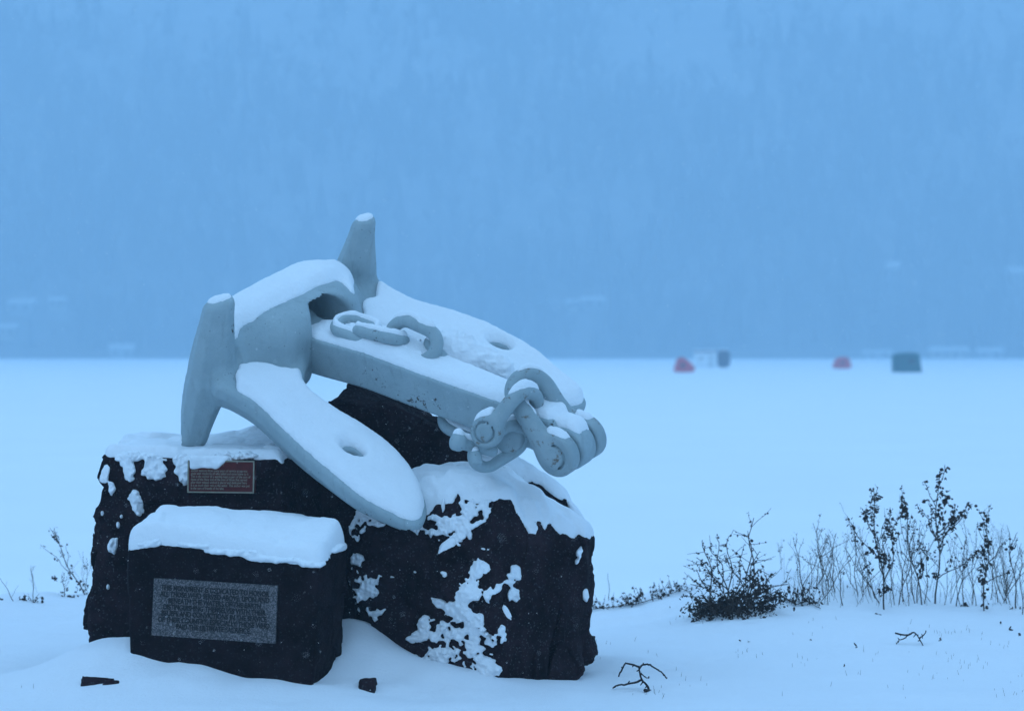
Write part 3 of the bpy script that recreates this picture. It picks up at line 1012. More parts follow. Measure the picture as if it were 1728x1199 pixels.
f = np.maximum(f, -np.maximum(q, -q2)).astype(F32)
js = field_mesh('joining_shackle', f, g, PAINT_RUSTY, chain)
sf = snow_field(f, g, 0.026, 0.5, 0.8, 0.2, 39, 2)
field_mesh('snow_cover', sf, g, SNOW, js)
# bolt with its nut below the joining shackle
ba, bb = P(772, 745, jn), P(830, 760, jn + 0.10)
lo, hi = pts_bounds([ba, bb], 0.12)
g = Grid(lo, hi, 0.0075)
f = capsule(g, ba, bb, 0.034, 0.030)
f = smin(f, cylinder(g, ba, bb - ba, 0.045, 0.025, 0.012), 0.02)
f = smin(f, cylinder(g, P(803, 772, jn), np.array([0.2, 0, -1]), 0.03, 0.035, 0.012), 0.02)
bo = field_mesh('bolt', f, g, PAINT, chain)
sf = snow_field(f, g, 0.024, 0.5, 0.8, 0.2, 43, 1)
field_mesh('snow_cover', sf, g, SNOW, bo)
print('anchor', round(time.time() - T0, 1))

# ------------------------------------------------------------------ writing
def text_mesh(name, body, size, mat, parent, M, extrude=0.0012, align='CENTER', space=1.0, width=None, bold=0.0, line=1.0):
    cu = bpy.data.curves.new(name, 'FONT')
    cu.body = body
    cu.size = size
    cu.align_x = align
    cu.align_y = 'CENTER'
    cu.extrude = extrude
    cu.offset = bold
    cu.space_character = space
    cu.space_line = line
    tmp = bpy.data.objects.new(name + '_curve', cu)
    COL.objects.link(tmp)
    dg = bpy.context.evaluated_depsgraph_get()
    me = bpy.data.meshes.new_from_object(tmp.evaluated_get(dg))
    bpy.data.objects.remove(tmp)
    me.name = name
    co = np.array([v.co for v in me.vertices])
    if width:
        k = width / (co[:, 0].max() - co[:, 0].min())
        me.transform(Matrix.Diagonal((k, 1, 1, 1)))
    me.transform(M)
    me.materials.clear(); me.materials.append(mat)
    o = bpy.data.objects.new(name, me)
    COL.objects.link(o)
    o.parent = parent
    if parent is not None:
        o.matrix_parent_inverse = Matrix.Translation(-parent.location)
    return o

def plane_matrix(org, xdir, nrm):
    x = Vector(xdir).normalized(); z = Vector(nrm).normalized()
    y = z.cross(x).normalized(); x = y.cross(z).normalized()
    m = Matrix.Identity(4)
    for i in range(3):
        m[i][0], m[i][1], m[i][2], m[i][3] = x[i], y[i], z[i], float(org[i])
    return m

def box_mesh(name, M, sx, sy, sz, mat, parent=None, bevel=0.0):
    bm = bmesh.new()
    bmesh.ops.create_cube(bm, size=1.0)
    for v in bm.verts:
        v.co = Vector((v.co.x * sx, v.co.y * sy, v.co.z * sz))
    if bevel:
        bmesh.ops.bevel(bm, geom=list(bm.edges), offset=bevel, segments=2, affect='EDGES')
    bm.transform(M)
    me = bpy.data.meshes.new(name); bm.to_mesh(me); bm.free()
    if mat: me.materials.append(mat)
    o = bpy.data.objects.new(name, me); COL.objects.link(o)
    if parent is not None:
        o.parent = parent; o.matrix_parent_inverse = Matrix.Translation(-parent.location)
    return o

def mat_frosted():
    m, n, l, b = nodes('sandblasted_granite')
    pos = n.new('ShaderNodeNewGeometry').outputs['Position']
    v = n.new('ShaderNodeTexVoronoi'); v.inputs['Scale'].default_value = 190
    l.new(pos, v.inputs['Vector'])
    w = n.new('ShaderNodeTexWhiteNoise'); l.new(v.outputs['Position'], w.inputs['Vector'])
    t = tex_noise(n, l, 5, 3, 0.6, pos)
    ad = n.new('ShaderNodeMath'); ad.operation = 'MULTIPLY_ADD'
    l.new(t.outputs['Fac'], ad.inputs[0]); ad.inputs[1].default_value = 0.55; ad.inputs[2].default_value = -0.27
    ad2 = n.new('ShaderNodeMath'); ad2.operation = 'ADD'
    l.new(w.outputs['Value'], ad2.inputs[0]); l.new(ad.outputs[0], ad2.inputs[1])
    r = ramp(n, l, ad2.outputs[0], [(0.1, (0.030, 0.027, 0.028)), (0.55, (0.075, 0.069, 0.073)), (1.0, (0.16, 0.145, 0.15))])
    l.new(r.outputs['Color'], b.inputs['Base Color'])
    b.inputs['Roughness'].default_value = 0.85
    f = tex_noise(n, l, 150, 3, 0.7, pos)
    add_bump(n, l, b, f.outputs['Fac'], 0.5, 0.004)
    return m
FROST = mat_frosted()
INK = mat_plain('polished_black_letters', (0.010, 0.009, 0.010), 0.45, 0.3)
# frosted rectangle on the tablet with its dedication
qs = [on_plane(258, 975), on_plane(467, 988), on_plane(467, 1083), on_plane(260, 1072)]
pc = sum(qs) / 4
xd = qs[1] - qs[0]
M = plane_matrix(pc + TAB_N * 0.004, xd, TAB_N)
pw = float(np.linalg.norm(qs[1] - qs[0])); ph = float(np.linalg.norm(qs[3] - qs[0]))
panel = box_mesh('inscription_panel', M, pw, ph, 0.010, FROST, tablet, 0.0015)
WORDS = ['THIS MONUMENT IS DEDICATED TO HONOR', 'ALL THOSE WHO SERVED ABOVE, UPON AND', 'BENEATH THE WATERS OF THE EARTH',
         'DISTINGUISHING THEMSELVES WITH THEIR', 'BELIEFS AND CONVICTIONS IN THE SERVICE', 'OF THEIR COUNTRY, ESPECIALLY THOSE WHO', 'PAID THE ULTIMATE SACRIFICE.']
M2 = plane_matrix(pc + TAB_N * 0.0100 + np.array(M.to_3x3() @ Vector((0, ph * 0.01, 0))), xd, TAB_N)
text_mesh('inscription', '\n'.join(WORDS), 0.0345, INK, panel, M2, 0.0012, 'CENTER', 1.0, pw * 0.90, 0.0010, 0.88)

# bronze plaque on the tall block
BRZ = mat_plain('red_enamel_plate', (0.080, 0.010, 0.009), 0.5, 0.2, 0, 40, 0.25)
GOLD = mat_plain('worn_brass_frame', (0.22, 0.21, 0.16), 0.5, 0.4, 0.1, 30, 0.2)
def on_block(px, py):
    a, b, c = P(171, 766, 14.45), P(474, 768, 14.28), P(137, 1140, 14.40)
    n_ = np.cross(b - a, c - a); n_ /= np.linalg.norm(n_)
    if n_[1] > 0: n_ = -n_
    return on_plane(px, py, n_, n_ @ a), n_
q = [on_block(325, 777)[0], on_block(435, 778)[0], on_block(431, 833)[0], on_block(320, 829)[0]]
bn = on_block(325, 777)[1]
qc = sum(q) / 4
pw2 = float(np.linalg.norm(q[1] - q[0])); ph2 = float(np.linalg.norm(q[3] - q[0]))
lift = 0.026
Mp = plane_matrix(qc + bn * lift, q[1] - q[0], bn)
plaque = box_mesh('plaque', Mp, pw2, ph2, 0.05, BRZ, block, 0.002)
for (sx, sy, ox, oy) in ((pw2 + 0.006, 0.007, 0, ph2 / 2), (pw2 + 0.006, 0.007, 0, -ph2 / 2), (0.007, ph2 - 0.0074, -pw2 / 2, 0), (0.007, ph2 - 0.0074, pw2 / 2, 0)):
    box_mesh('frame', Mp @ Matrix.Translation((ox, oy, 0.025)), sx, sy, 0.010, GOLD, plaque, 0.001)
PL = ['THE ANCHOR OF THE NAVY', '', 'anchor memory from many years of service at sea was', 'given with thanks by all who sailed and came home to it', 'This is the anchor of a warship kept as part of the care of',
      'those of the Navy and of the men of those that served', 'after their release wished it placed and dedicated here', 'It is as much their rest as the water. This anchor was put', 'in the care of friends of the lake.']
text_mesh('lettering', '\n'.join(PL), 0.0185, GOLD, plaque, Mp @ Matrix.Translation((-pw2 * 0.46, 0.0, 0.0262)), 0.0008, 'LEFT', 1.0, pw2 * 0.91, 0.0, 0.80)
# snow slumped over the top left corner of the plaque
sc = [on_block(322, 776)[0], on_block(388, 780)[0]]
gq = Grid(np.minimum(sc[0], sc[1]) - 0.16, np.maximum(sc[0], sc[1]) + 0.16, 0.0065)
pu, pv, pn = to_local(gq, np.array(Mp.translation), (np.array(Mp.to_3x3().col[0]), np.array(Mp.to_3x3().col[1]), bn))
edge = ph2 / 2 - 0.040 + 0.006 * fbm(pu, pv, pn, 30, 2, 3) + 0.05 * sstep(-0.03, 0.05, pu)
fs = np.maximum(np.maximum(edge - pv, pv - ph2 / 2 - 0.03), np.maximum(-pn + 0.01, pn - 0.040 - 0.012 * fbm(pu, pv, pn, 22, 2, 8)))
fs = np.maximum(np.maximum(fs, -pw2 / 2 + 0.006 - pu), pu - 0.04).astype(F32)
field_mesh('snow_patch', blur3(np.clip(fs, -0.02, 0.02), 2), gq, SNOW, plaque)
print('text', round(time.time() - T0, 1))

# ------------------------------------------------------------------ half-buried stones in front
def small_rock(name, pts, label, seed, h=0.008):
    lo, hi = pts_bounds(pts, 0.08)
    g = Grid(lo, hi, h)
    f = roughen(hull_field(g, hull_planes(pts), 0.008), g, 0.6, seed)
    o = field_mesh(name, f, g, GRANITE)
    tag(o, label, 'stone', 'stones half buried in snow before the monument')
    return o
def rock_pts(px, py, w, hgt, dep, sink=0.08, tilt=0.0):
    b = on_ground(px, py)
    r = random.Random(px)
    out = []
    for sx in (-1, 1):
        for sy in (-1, 1):
            for sz in (0, 1):
                out.append(b + np.array([sx * w / 2 * (1 - 0.15 * sz) + 0.01 * r.uniform(-1, 1), sy * dep / 2 + 0.02, -sink + sz * (sink + hgt + tilt * sx) + 0.008 * r.uniform(-1, 1)]))
    return out
sr = rock_pts(188, 1148, 0.30, 0.003, 0.06, 0.10, -0.004)
o1 = small_rock('stone', sr, 'flat dark stone edge showing through the snow below the tall block', 5)
g = Grid(*[a for a in pts_bounds(sr, 0.10)], 0.008)
sr2 = rock_pts(617, 1160, 0.055, 0.030, 0.10, 0.10)
o2 = small_rock('stone', sr2, 'small black stone beside the right foot of the engraved tablet', 6)

# ------------------------------------------------------------------ plants
BARK = mat_plain('dead_stem', (0.050, 0.038, 0.030), 0.85, 0.2, 0, 60, 0.4)
PALE = mat_plain('pale_dry_stalk', (0.085, 0.066, 0.048), 0.85, 0.2, 0, 60, 0.4)
LEAF = mat_plain('dead_leaf', (0.038, 0.028, 0.023), 0.8, 0.2, 0, 25, 0.5)
TWIG = mat_plain('wet_twig', (0.018, 0.013, 0.012), 0.7, 0.3, 0, 60, 0.4)

class Soup:
    def __init__(s): s.v = []; s.f = []
    def tube(s, pts, r0, r1, sides=5):
        pts = [np.asarray(p, float) for p in pts]
        base = len(s.v); n = len(pts)
        for i, p in enumerate(pts):
            d = pts[min(i + 1, n - 1)] - pts[max(i - 1, 0)]
            d /= np.linalg.norm(d) + 1e-9
            a = np.cross(d, (0.3, 0.9, 0.1)); a /= np.linalg.norm(a) + 1e-9
            b = np.cross(d, a)
            r = r0 + (r1 - r0) * i / max(1, n - 1)
            for k in range(sides):
                t = 2 * math.pi * k / sides
                s.v.append(p + r * (math.cos(t) * a + math.sin(t) * b))
        for i in range(n - 1):
            for k in range(sides):
                a0 = base + i * sides + k; a1 = base + i * sides + (k + 1) % sides
                s.f.append((a0, a1, a1 + sides, a0 + sides))
        s.f.append(tuple(base + k for k in range(sides))[::-1]); s.f.append(tuple(base + (n - 1) * sides + k for k in range(sides)))
    def leaf(s, p, size, rnd, droop=0.5):
        p = np.asarray(p, float)
        d = np.array([rnd.gauss(0, 1), rnd.gauss(0, 1), rnd.gauss(-droop, 0.7)]); d /= np.linalg.norm(d) + 1e-9
        a = np.cross(d, [rnd.gauss(0, 1), rnd.gauss(0, 1), rnd.gauss(0, 1)]); a /= np.linalg.norm(a) + 1e-9
        n = np.cross(d, a)
        L, W = size * rnd.uniform(0.8, 1.3), size * rnd.uniform(0.22, 0.48)
        b = len(s.v)
        cu = rnd.uniform(0.05, 0.4) * size
        s.v += [p, p + d * L * 0.35 + a * W + n * cu * 0.6, p + d * L * 0.45 + n * cu * -0.2, p + d * L * 0.35 - a * W + n * cu * 0.6,
                p + d * L * 0.75 + a * W * 0.7 + n * cu, p + d * L * 0.78 - a * W * 0.7 + n * cu, p + d * L + n * cu * 0.6]
        s.f += [(b, b + 1, b + 2), (b, b + 2, b + 3), (b + 1, b + 4, b + 2), (b + 2, b + 5, b + 3), (b + 2, b + 4, b + 6, b + 5)]
    def build(s, name, mat, parent=None, smooth=False):
        return new_mesh(name, s.v, s.f, mat, parent, smooth)

def wob(a, b, n, amp, rnd, sag=0.0):
    a = np.asarray(a, float); b = np.asarray(b, float)
    L = np.linalg.norm(b - a)
    ph = [rnd.uniform(0, 6.3) for _ in range(4)]
    out = []
    for i in range(n + 1):
        t = i / n
        w = amp * L * math.sin(math.pi * t)
        out.append(a + (b - a) * t + w * np.array([math.sin(2.5 * t * 3 + ph[0]), 0.6 * math.sin(7 * t + ph[1]), 0.25 * math.sin(9 * t + ph[2])]) + np.array([0, 0, sag * L * math.sin(math.pi * t)]))
    return out

def poly_at(pts, t):
    n = len(pts) - 1
    x = min(max(t, 0), 0.9999) * n
    i = int(x)
    return pts[i] + (pts[i + 1] - pts[i]) * (x - i)

def weed(base_px, top_px, seed, leafy, n_br, r0, label, group=None, spread=0.35, leaf=0.022, clumps=(), extra=(), mat=None, name='dead_weed', start=0.3, category='weed', seeds=0.0):
    rnd = random.Random(seed)
    b = on_ground(*base_px); b[2] -= 0.03
    Y = b[1]
    top = P(top_px[0], top_px[1], Y + rnd.uniform(-0.08, 0.08))
    root = empty(name, b, label, category, group)
    st, lf = Soup(), Soup()
    main = wob(b, top, 10, 0.028, rnd)
    st.tube(main, r0, r0 * 0.35)
    Ht = np.linalg.norm(top - b)
    lines = [(main, 1.0)]
    for e in extra:                                   # traced side branches: (t on stem, px, py)
        s0 = poly_at(main, e[0]); e1 = P(e[1], e[2], Y + rnd.uniform(-0.1, 0.1))
        br = wob(s0, e1, 7, 0.06, rnd)
        st.tube(br, r0 * 0.6, r0 * 0.25, 4); lines.append((br, 0.9))
    for i in range(n_br):
        t = start + (0.96 - start) * (i + rnd.random()) / n_br
        s0 = poly_at(main, t)
        sd = rnd.choice((-1, 1))
        ln = Ht * spread * (1.15 - 0.7 * t) * rnd.uniform(0.5, 1.1)
        e1 = s0 + ln * np.array([sd * rnd.uniform(0.12, 0.60), rnd.uniform(-0.5, 0.5), rnd.uniform(0.7, 1.2)])
        br = wob(s0, e1, 5, 0.04, rnd, 0.03)
        st.tube(br, r0 * 0.42, r0 * 0.2, 4); lines.append((br, 0.7))
        for k in range(rnd.randint(0, 2)):
            s1 = poly_at(br, rnd.uniform(0.4, 0.9))
            e2 = s1 + ln * 0.4 * np.array([rnd.uniform(-0.7, 0.7), rnd.uniform(-0.5, 0.5), rnd.uniform(0.4, 1.1)])
            tw = wob(s1, e2, 3, 0.05, rnd)
            st.tube(tw, r0 * 0.25, r0 * 0.15, 3); lines.append((tw, 0.5))
    st.build('stem', mat or BARK, root, True)
    for ln_, wgt in lines:
        L = sum(np.linalg.norm(ln_[i + 1] - ln_[i]) for i in range(len(ln_) - 1))
        nl = int(leafy * L * wgt * rnd.uniform(0.7, 1.3))
        for k in range(nl):
            t = rnd.random() ** 0.42
            if ln_ is main and t < 0.42: continue
            p = poly_at(ln_, t) + np.array([rnd.gauss(0, 0.008), rnd.gauss(0, 0.01), rnd.gauss(0, 0.006)])
            lf.leaf(p, leaf * rnd.uniform(0.5, 1.25), rnd)
        if seeds:
            for k in range(int(seeds * L)):
                p = poly_at(ln_, rnd.uniform(0.5, 1.0)) + np.array([rnd.gauss(0, 0.006), rnd.gauss(0, 0.01), rnd.gauss(0, 0.006)])
                lf.leaf(p, 0.010, rnd, 0.0)
    for c in clumps:                                  # (px, py, radius px, count)
        cc = P(c[0], c[1], Y)
        for k in range(c[3]):
            s_ = FPX / Y
            p = cc + np.array([rnd.gauss(0, 0.5), rnd.gauss(0, 0.5), rnd.gauss(0, 0.5 if len(c) < 5 else c[4])]) * c[2] / s_
            lf.leaf(p, leaf * rnd.uniform(0.7, 1.5), rnd, 0.9)
    if lf.v:
        lf.build('foliage', LEAF, root)
    return root

WG = 'dead weeds along the snowy bank'
weed((1578, 1018), (1586, 796), 1, 95, 7, 0.0062, 'tallest dead weed on the bank, forked stem with dark curled leaves', WG, 0.26, 0.024,
     [(1590, 830, 7, 14), (1596, 843, 9, 22), (1610, 870, 9, 12), (1577, 968, 6, 10), (1634, 852, 7, 9), (1606, 890, 10, 12), (1583, 865, 8, 10)],
     [(0.22, 1655, 930), (0.45, 1637, 846), (0.40, 1612, 850), (0.5, 1547, 850), (0.38, 1570, 855), (0.55, 1625, 862)])
weed((1492, 1028), (1474, 822), 2, 70, 8, 0.0056, 'tall dead weed with a black leaf clump halfway up its straight stem', WG, 0.34, 0.022,
     [(1493, 940, 12, 40), (1492, 992, 10, 24), (1478, 838, 7, 16), (1478, 858, 7, 10), (1507, 903, 8, 16), (1475, 925, 9, 12), (1465, 955, 9, 18), (1462, 870, 8, 14)],
     [(0.3, 1462, 862), (0.35, 1502, 855), (0.25, 1525, 850), (0.4, 1430, 875)])
weed((1661, 1030), (1666, 862), 3, 40, 6, 0.005, 'dead weed with a shaggy dark column of leaves right of the tallest weed', WG, 0.4, 0.022,
     [(1663, 930, 9, 40, 1.5), (1661, 955, 8, 20), (1663, 872, 6, 12), (1655, 885, 6, 8), (1655, 975, 7, 14), (1663, 1000, 6, 12, 1.5)],
     [(0.5, 1705, 905), (0.3, 1708, 960), (0.45, 1650, 880)])
weed((1556, 1020), (1524, 836), 4, 55, 7, 0.0046, 'drooping dead weed between the two tallest weeds, leaf tufts hanging low', WG, 0.35, 0.02,
     [(1556, 925, 9, 16), (1556, 960, 9, 22, 1.2), (1549, 950, 6, 12), (1526, 852, 7, 16), (1527, 866, 6, 10)], [(0.45, 1547, 880), (0.35, 1500, 880)])
weed((1613, 1022), (1632, 905), 5, 18, 5, 0.0042, 'short dead weed with sparse leaves and a dark base under the tallest weed', WG, 0.4, 0.02,
     [(1605, 945, 7, 12, 1.2), (1630, 1022, 7, 26), (1632, 1030, 5, 14)], [(0.4, 1680, 905)])
weed((1715, 1026), (1704, 900), 6, 12, 6, 0.005, 'thin dead weed at the right edge with a few hanging leaves', WG, 0.45, 0.02, [(1708, 918, 5, 8), (1712, 1027, 7, 14), (1722, 1024, 5, 10)])
weed((1400, 990), (1372, 882), 7, 14, 6, 0.004, 'arching grey weed with tiny seed heads left of the tall weeds', WG, 0.5, 0.014, [(1423, 965, 4, 6), (1431, 992, 4, 5)], [(0.3, 1345, 935), (0.5, 1440, 905)], PALE, seeds=26)
weed((1350, 957), (1312, 915), 8, 24, 3, 0.004, 'small bent weed nodding beside the dark bush', WG, 0.4, 0.014, (), (), None, seeds=20)

BG = 'thin bare stalks among the weeds'
rnd = random.Random(5)
spots = [(1360, 1000, 1338, 905), (1375, 990, 1394, 900), (1392, 1006, 1378, 890), (1410, 1000, 1402, 912), (1436, 985, 1428, 905), (1448, 1006, 1440, 890), (1458, 1000, 1440, 880), (1470, 1006, 1452, 905),
         (1480, 1010, 1430, 870), (1510, 1020, 1500, 868), (1523, 1015, 1530, 880), (1533, 1022, 1533, 905), (1546, 1018, 1518, 860), (1560, 1018, 1568, 915), (1592, 1020, 1612, 905), (1600, 1016, 1640, 930),
         (1622, 1020, 1600, 910), (1640, 1020, 1648, 890), (1648, 1022, 1624, 870), (1670, 1012, 1690, 890), (1684, 1016, 1672, 905), (1692, 1014, 1722, 930), (1700, 1018, 1694, 960), (1725, 1036, 1724, 925), (1516, 1020, 1545, 900), (1575, 1016, 1530, 950)]
for k in range(36):
    a = rnd.uniform(1345, 1728)
    a = a if k % 2 else rnd.choice((1375, 1460, 1500, 1560, 1640, 1700)) + rnd.gauss(0, 10)
    spots.append((a, rnd.uniform(980, 1024), a + rnd.gauss(0, 38), rnd.uniform(880, 965)))
for i, (a, b, c, d) in enumerate(spots):
    weed((a, b), (c, d), 100 + i, 5, rnd.randint(3, 6), rnd.uniform(0.0022, 0.0038), 'thin bare dry stalk with fine branches among the leafy weeds', BG, 0.42, 0.012, (), (), PALE if i % 3 else BARK, 'dry_stalk', 0.25, 'stalk', seeds=12)

# the low dark bush
def bush():
    rnd = random.Random(77)
    b = on_ground(1235, 1042); Y = b[1] + 0.15
    root = empty('bush', b, 'low dark leafy bush half buried on the snowy bank', 'bush')
    st, lf = Soup(), Soup()
    tips = [(1272, 873), (1185, 910), (1196, 922), (1175, 940), (1208, 905), (1228, 908), (1175, 960), (1262, 895), (1282, 930), (1310, 965), (1165, 985), (1150, 1005), (1330, 985), (1340, 1010), (1225, 935), (1195, 965),
            (1305, 1000), (1280, 960), (1250, 940), (1180, 1010), (1160, 1030), (1300, 1025)]
    for k, (px, py) in enumerate(tips):
        a = b + np.array([rnd.uniform(-0.10, 0.14), rnd.uniform(-0.1, 0.2), -0.02])
        e = P(px, py, Y + rnd.uniform(-0.25, 0.25))
        e[2] = max(e[2], float(ground_z(e[0], e[1])) + 0.03)
        br = wob(a, e, 8, 0.05, rnd, 0.10)
        st.tube(br, 0.0046, 0.002, 4)
        for q in range(5):
            s0 = poly_at(br, rnd.uniform(0.35, 0.97))
            e2 = s0 + np.array([rnd.uniform(-0.13, 0.13), rnd.uniform(-0.1, 0.1), rnd.uniform(-0.02, 0.12)])
            tw = wob(s0, e2, 3, 0.06, rnd)
            st.tube(tw, 0.0022, 0.0012, 3)
            for z in range(3):
                lf.leaf(poly_at(tw, rnd.random()), rnd.uniform(0.010, 0.022), rnd)
        for z in range(7):
            lf.leaf(poly_at(br, rnd.uniform(0.4, 1)) + np.array([rnd.gauss(0, 0.01)] * 3), rnd.uniform(0.012, 0.024), rnd)
    for (px, py, rx, ry, n) in ((1212, 1022, 46, 11, 420), (1255, 1008, 46, 15, 330), (1278, 982, 16, 12, 110), (1200, 1030, 30, 10, 240), (1245, 1028, 40, 9, 300), (1300, 1005, 24, 16, 160), (1180, 1040, 14, 7, 80), (1290, 1030, 12, 9, 90)):
        c = P(px, py, Y)
        for k in range(n):
            p = c + np.array([rnd.gauss(0, 0.55) * rx, rnd.gauss(0, 0.5) * 85, -rnd.gauss(0, 0.55) * ry]) * Y / FPX
            p[2] = max(p[2], float(ground_z(p[0], p[1])) + 0.005)
            lf.leaf(p, rnd.uniform(0.012, 0.030), rnd)
    st.build('stem', BARK, root, True)
    lf.build('foliage', LEAF, root)
bush()

def runner(pts_px, seed, label, dens, up=0.05, group=None):
    rnd = random.Random(seed)
    line = []
    for px, py in pts_px:
        p = on_ground(px, py); p[2] += 0.012; line.append(p)
    root = empty('creeping_weed', line[0], label, 'weed', group)
    st, lf = Soup(), Soup()
    sp = spline(line, 5)
    st.tube(sp, 0.0035, 0.002, 4)
    for k in range(dens):
        p = poly_at(sp, rnd.random()) + np.array([rnd.gauss(0, 0.02), rnd.gauss(0, 0.04), 0])
        e = p + np.array([rnd.gauss(0, 0.03), rnd.gauss(0, 0.02), rnd.uniform(0.02, up * 1.8)])
        st.tube([p, (p + e) / 2 + np.array([rnd.gauss(0, 0.006), 0, 0]), e], 0.002, 0.001, 3)
        for z in range(rnd.randint(2, 6)):
            lf.leaf(p + (e - p) * rnd.random(), rnd.uniform(0.010, 0.026), rnd)
    st.build('stem', BARK, root, True)
    lf.build('foliage', LEAF, root)
runner([(1000, 1030), (1045, 1026), (1080, 1020), (1120, 1008), (1150, 998)], 31, 'low trailing weed with curled leaves between boulder and bush', 60, 0.06)
runner([(1330, 1015), (1345, 1022), (1360, 1018), (1385, 1030)], 32, 'small leafy weed tuft just right of the dark bush', 34, 0.07)
weed((1028, 1012), (1026, 966), 33, 0, 0, 0.003, 'single straight stalk standing alone beside the boulder', None, 0.2, 0.01, (), (), None, 'dry_stalk', 0.3, 'stalk')

# fine dry grass tangled among the weeds
tg = Soup(); trnd = random.Random(63)
for k in range(230):
    c = trnd.choice((1350, 1395, 1440, 1475, 1500, 1530, 1560, 1600, 1640, 1665, 1700, 1730))
    p = on_ground(c + trnd.gauss(0, 16), trnd.uniform(975, 1024))
    h = trnd.uniform(0.04, 0.20) * (1.7 if trnd.random() < 0.2 else 1)
    e = p + np.array([trnd.gauss(0, 0.4) * h, trnd.gauss(0, 0.3) * h, h])
    tg.tube([p - np.array([0, 0, 0.02]), (p + e) / 2 + np.array([trnd.gauss(0, 0.06) * h, 0, 0.05 * h]), e + np.array([trnd.gauss(0, 0.15) * h, 0, -0.10 * h])], 0.0013, 0.0006, 3)
tag(tg.build('dry_grass', PALE), kind='stuff')

# left of the monument
LW = 'dead weeds left of the monument'
weed((146, 1003), (84, 890), 41, 34, 6, 0.0045, 'leaning dead weed with leafy tip beside the tall granite block', LW, 0.3, 0.018,
     [(93, 905, 5, 10), (100, 912, 4, 6), (117, 968, 6, 12), (138, 985, 9, 18)], [(0.35, 68, 918), (0.45, 112, 918), (0.7, 105, 940)])
weed((152, 1000), (146, 940), 42, 10, 5, 0.0035, 'short dry stalks pressed against the tall granite block', LW, 0.5, 0.014, [(147, 955, 4, 6)], [(0.2, 140, 930), (0.2, 153, 935)])
weed((110, 1006), (104, 968), 43, 20, 5, 0.0035, 'stubby leaf tuft under the leaning weed', LW, 0.6, 0.018, [(108, 1002, 9, 14), (120, 1005, 8, 10), (92, 975, 4, 6), (90, 971, 3, 4)])
weed((58, 1016), (52, 956), 44, 6, 4, 0.003, 'spiky tuft of dry grass and leaves in the snow at far left', LW, 0.5, 0.018, [(50, 1018, 9, 26), (66, 1016, 8, 20), (72, 1024, 5, 10), (40, 1008, 8, 14)], [(0.1, 66, 1000), (0.1, 40, 1000), (0.1, 70, 1005), (0.1, 46, 1000)])
weed((28, 1014), (0, 975), 45, 4, 2, 0.003, 'thin stem slanting out of frame at the left edge', LW, 0.4, 0.014, [(28, 1018, 5, 12), (2, 1010, 5, 8), (12, 1014, 4, 6)])
weed((75, 992), (52, 958), 46, 0, 0, 0.002, 'bare hair-thin stalk between the left tufts', LW, 0.3, 0.012)
runner([(8, 994), (40, 994), (75, 997), (110, 1000), (148, 1002)], 47, 'trailing stem with small leaves running left from the granite block', 34, 0.03)

def twig(name, base_px, lines, label, r):
    b = on_ground(*base_px)
    root_soup = Soup()
    rnd = random.Random(3)
    def q(px, py, j=0.0):
        return P(px, py, b[1] + j)
    for k, ln in enumerate(lines):
        pts = spline([q(px, py, 0.05 * math.sin(k * 2.1 + i * 0.9) + (0.0 if i == 0 else 0.02 * k)) for i, (px, py) in enumerate(ln[1])], 4)
        pts = [p + np.array([rnd.gauss(0, 0.0012), 0, rnd.gauss(0, 0.0012)]) for p in pts]
        root_soup.tube(pts, r * ln[0], r * ln[0] * 0.6, 6)
        for p in pts[2::3]:
            root_soup.tube([p, p + np.array([rnd.gauss(0, 0.006), rnd.gauss(0, 0.006), rnd.gauss(0, 0.008)])], r * 0.7, r * 0.4, 4)
    o = root_soup.build(name, TWIG, None, True)
    tag(o, label, 'twig')
    return o
twig('twig', (1095, 1166), [(1.2, [(1104, 1176), (1095, 1166), (1093, 1156), (1083, 1146), (1080, 1133), (1078, 1124)]), (1.0, [(1079, 1126), (1072, 1122), (1056, 1119), (1050, 1128), (1043, 1141)]),
                            (0.95, [(1080, 1126), (1084, 1121), (1095, 1120), (1104, 1126), (1116, 1133), (1125, 1144)]), (1.0, [(1083, 1146), (1065, 1153), (1044, 1155), (1034, 1160)]),
                            (0.6, [(1082, 1135), (1087, 1140), (1094, 1144)]), (1.6, [(1089, 1164), (1097, 1165), (1101, 1165)])],
     'dark broken twig with claw-like forks on the snow beside the boulder', 0.0058)
twig('twig', (1556, 1087), [(1.0, [(1511, 1068), (1531, 1071), (1541, 1066), (1547, 1070), (1552, 1077), (1557, 1088)]), (0.8, [(1552, 1077), (1557, 1072), (1563, 1066)]), (0.8, [(1532, 1071), (1527, 1076), (1518, 1079)]),
                            (0.7, [(1557, 1073), (1556, 1069)])],
     'small zigzag twig on the open snow under the tall weeds', 0.0052)

lrnd = random.Random(9)
for px, py, s_ in ((1447, 1092, 0.026), (1588, 1081, 0.028), (1702, 1063, 0.030), (1483, 1037, 0.024), (1514, 1086, 0.018), (1688, 1053, 0.018), (1425, 1126, 0.016), (1250, 1083, 0.016), (1263, 1084, 0.014), (1723, 1072, 0.018), (1367, 1080, 0.014)):
    so = Soup()
    p = on_ground(px, py) + np.array([0, 0, 0.004])
    for k in range(2):
        so.leaf(p, s_, lrnd, -0.6)
    o = so.build('fallen_leaf', LEAF)
    tag(o, 'small dry leaf lying on the open snow near the twigs', 'leaf', 'dry leaves scattered on the snow')

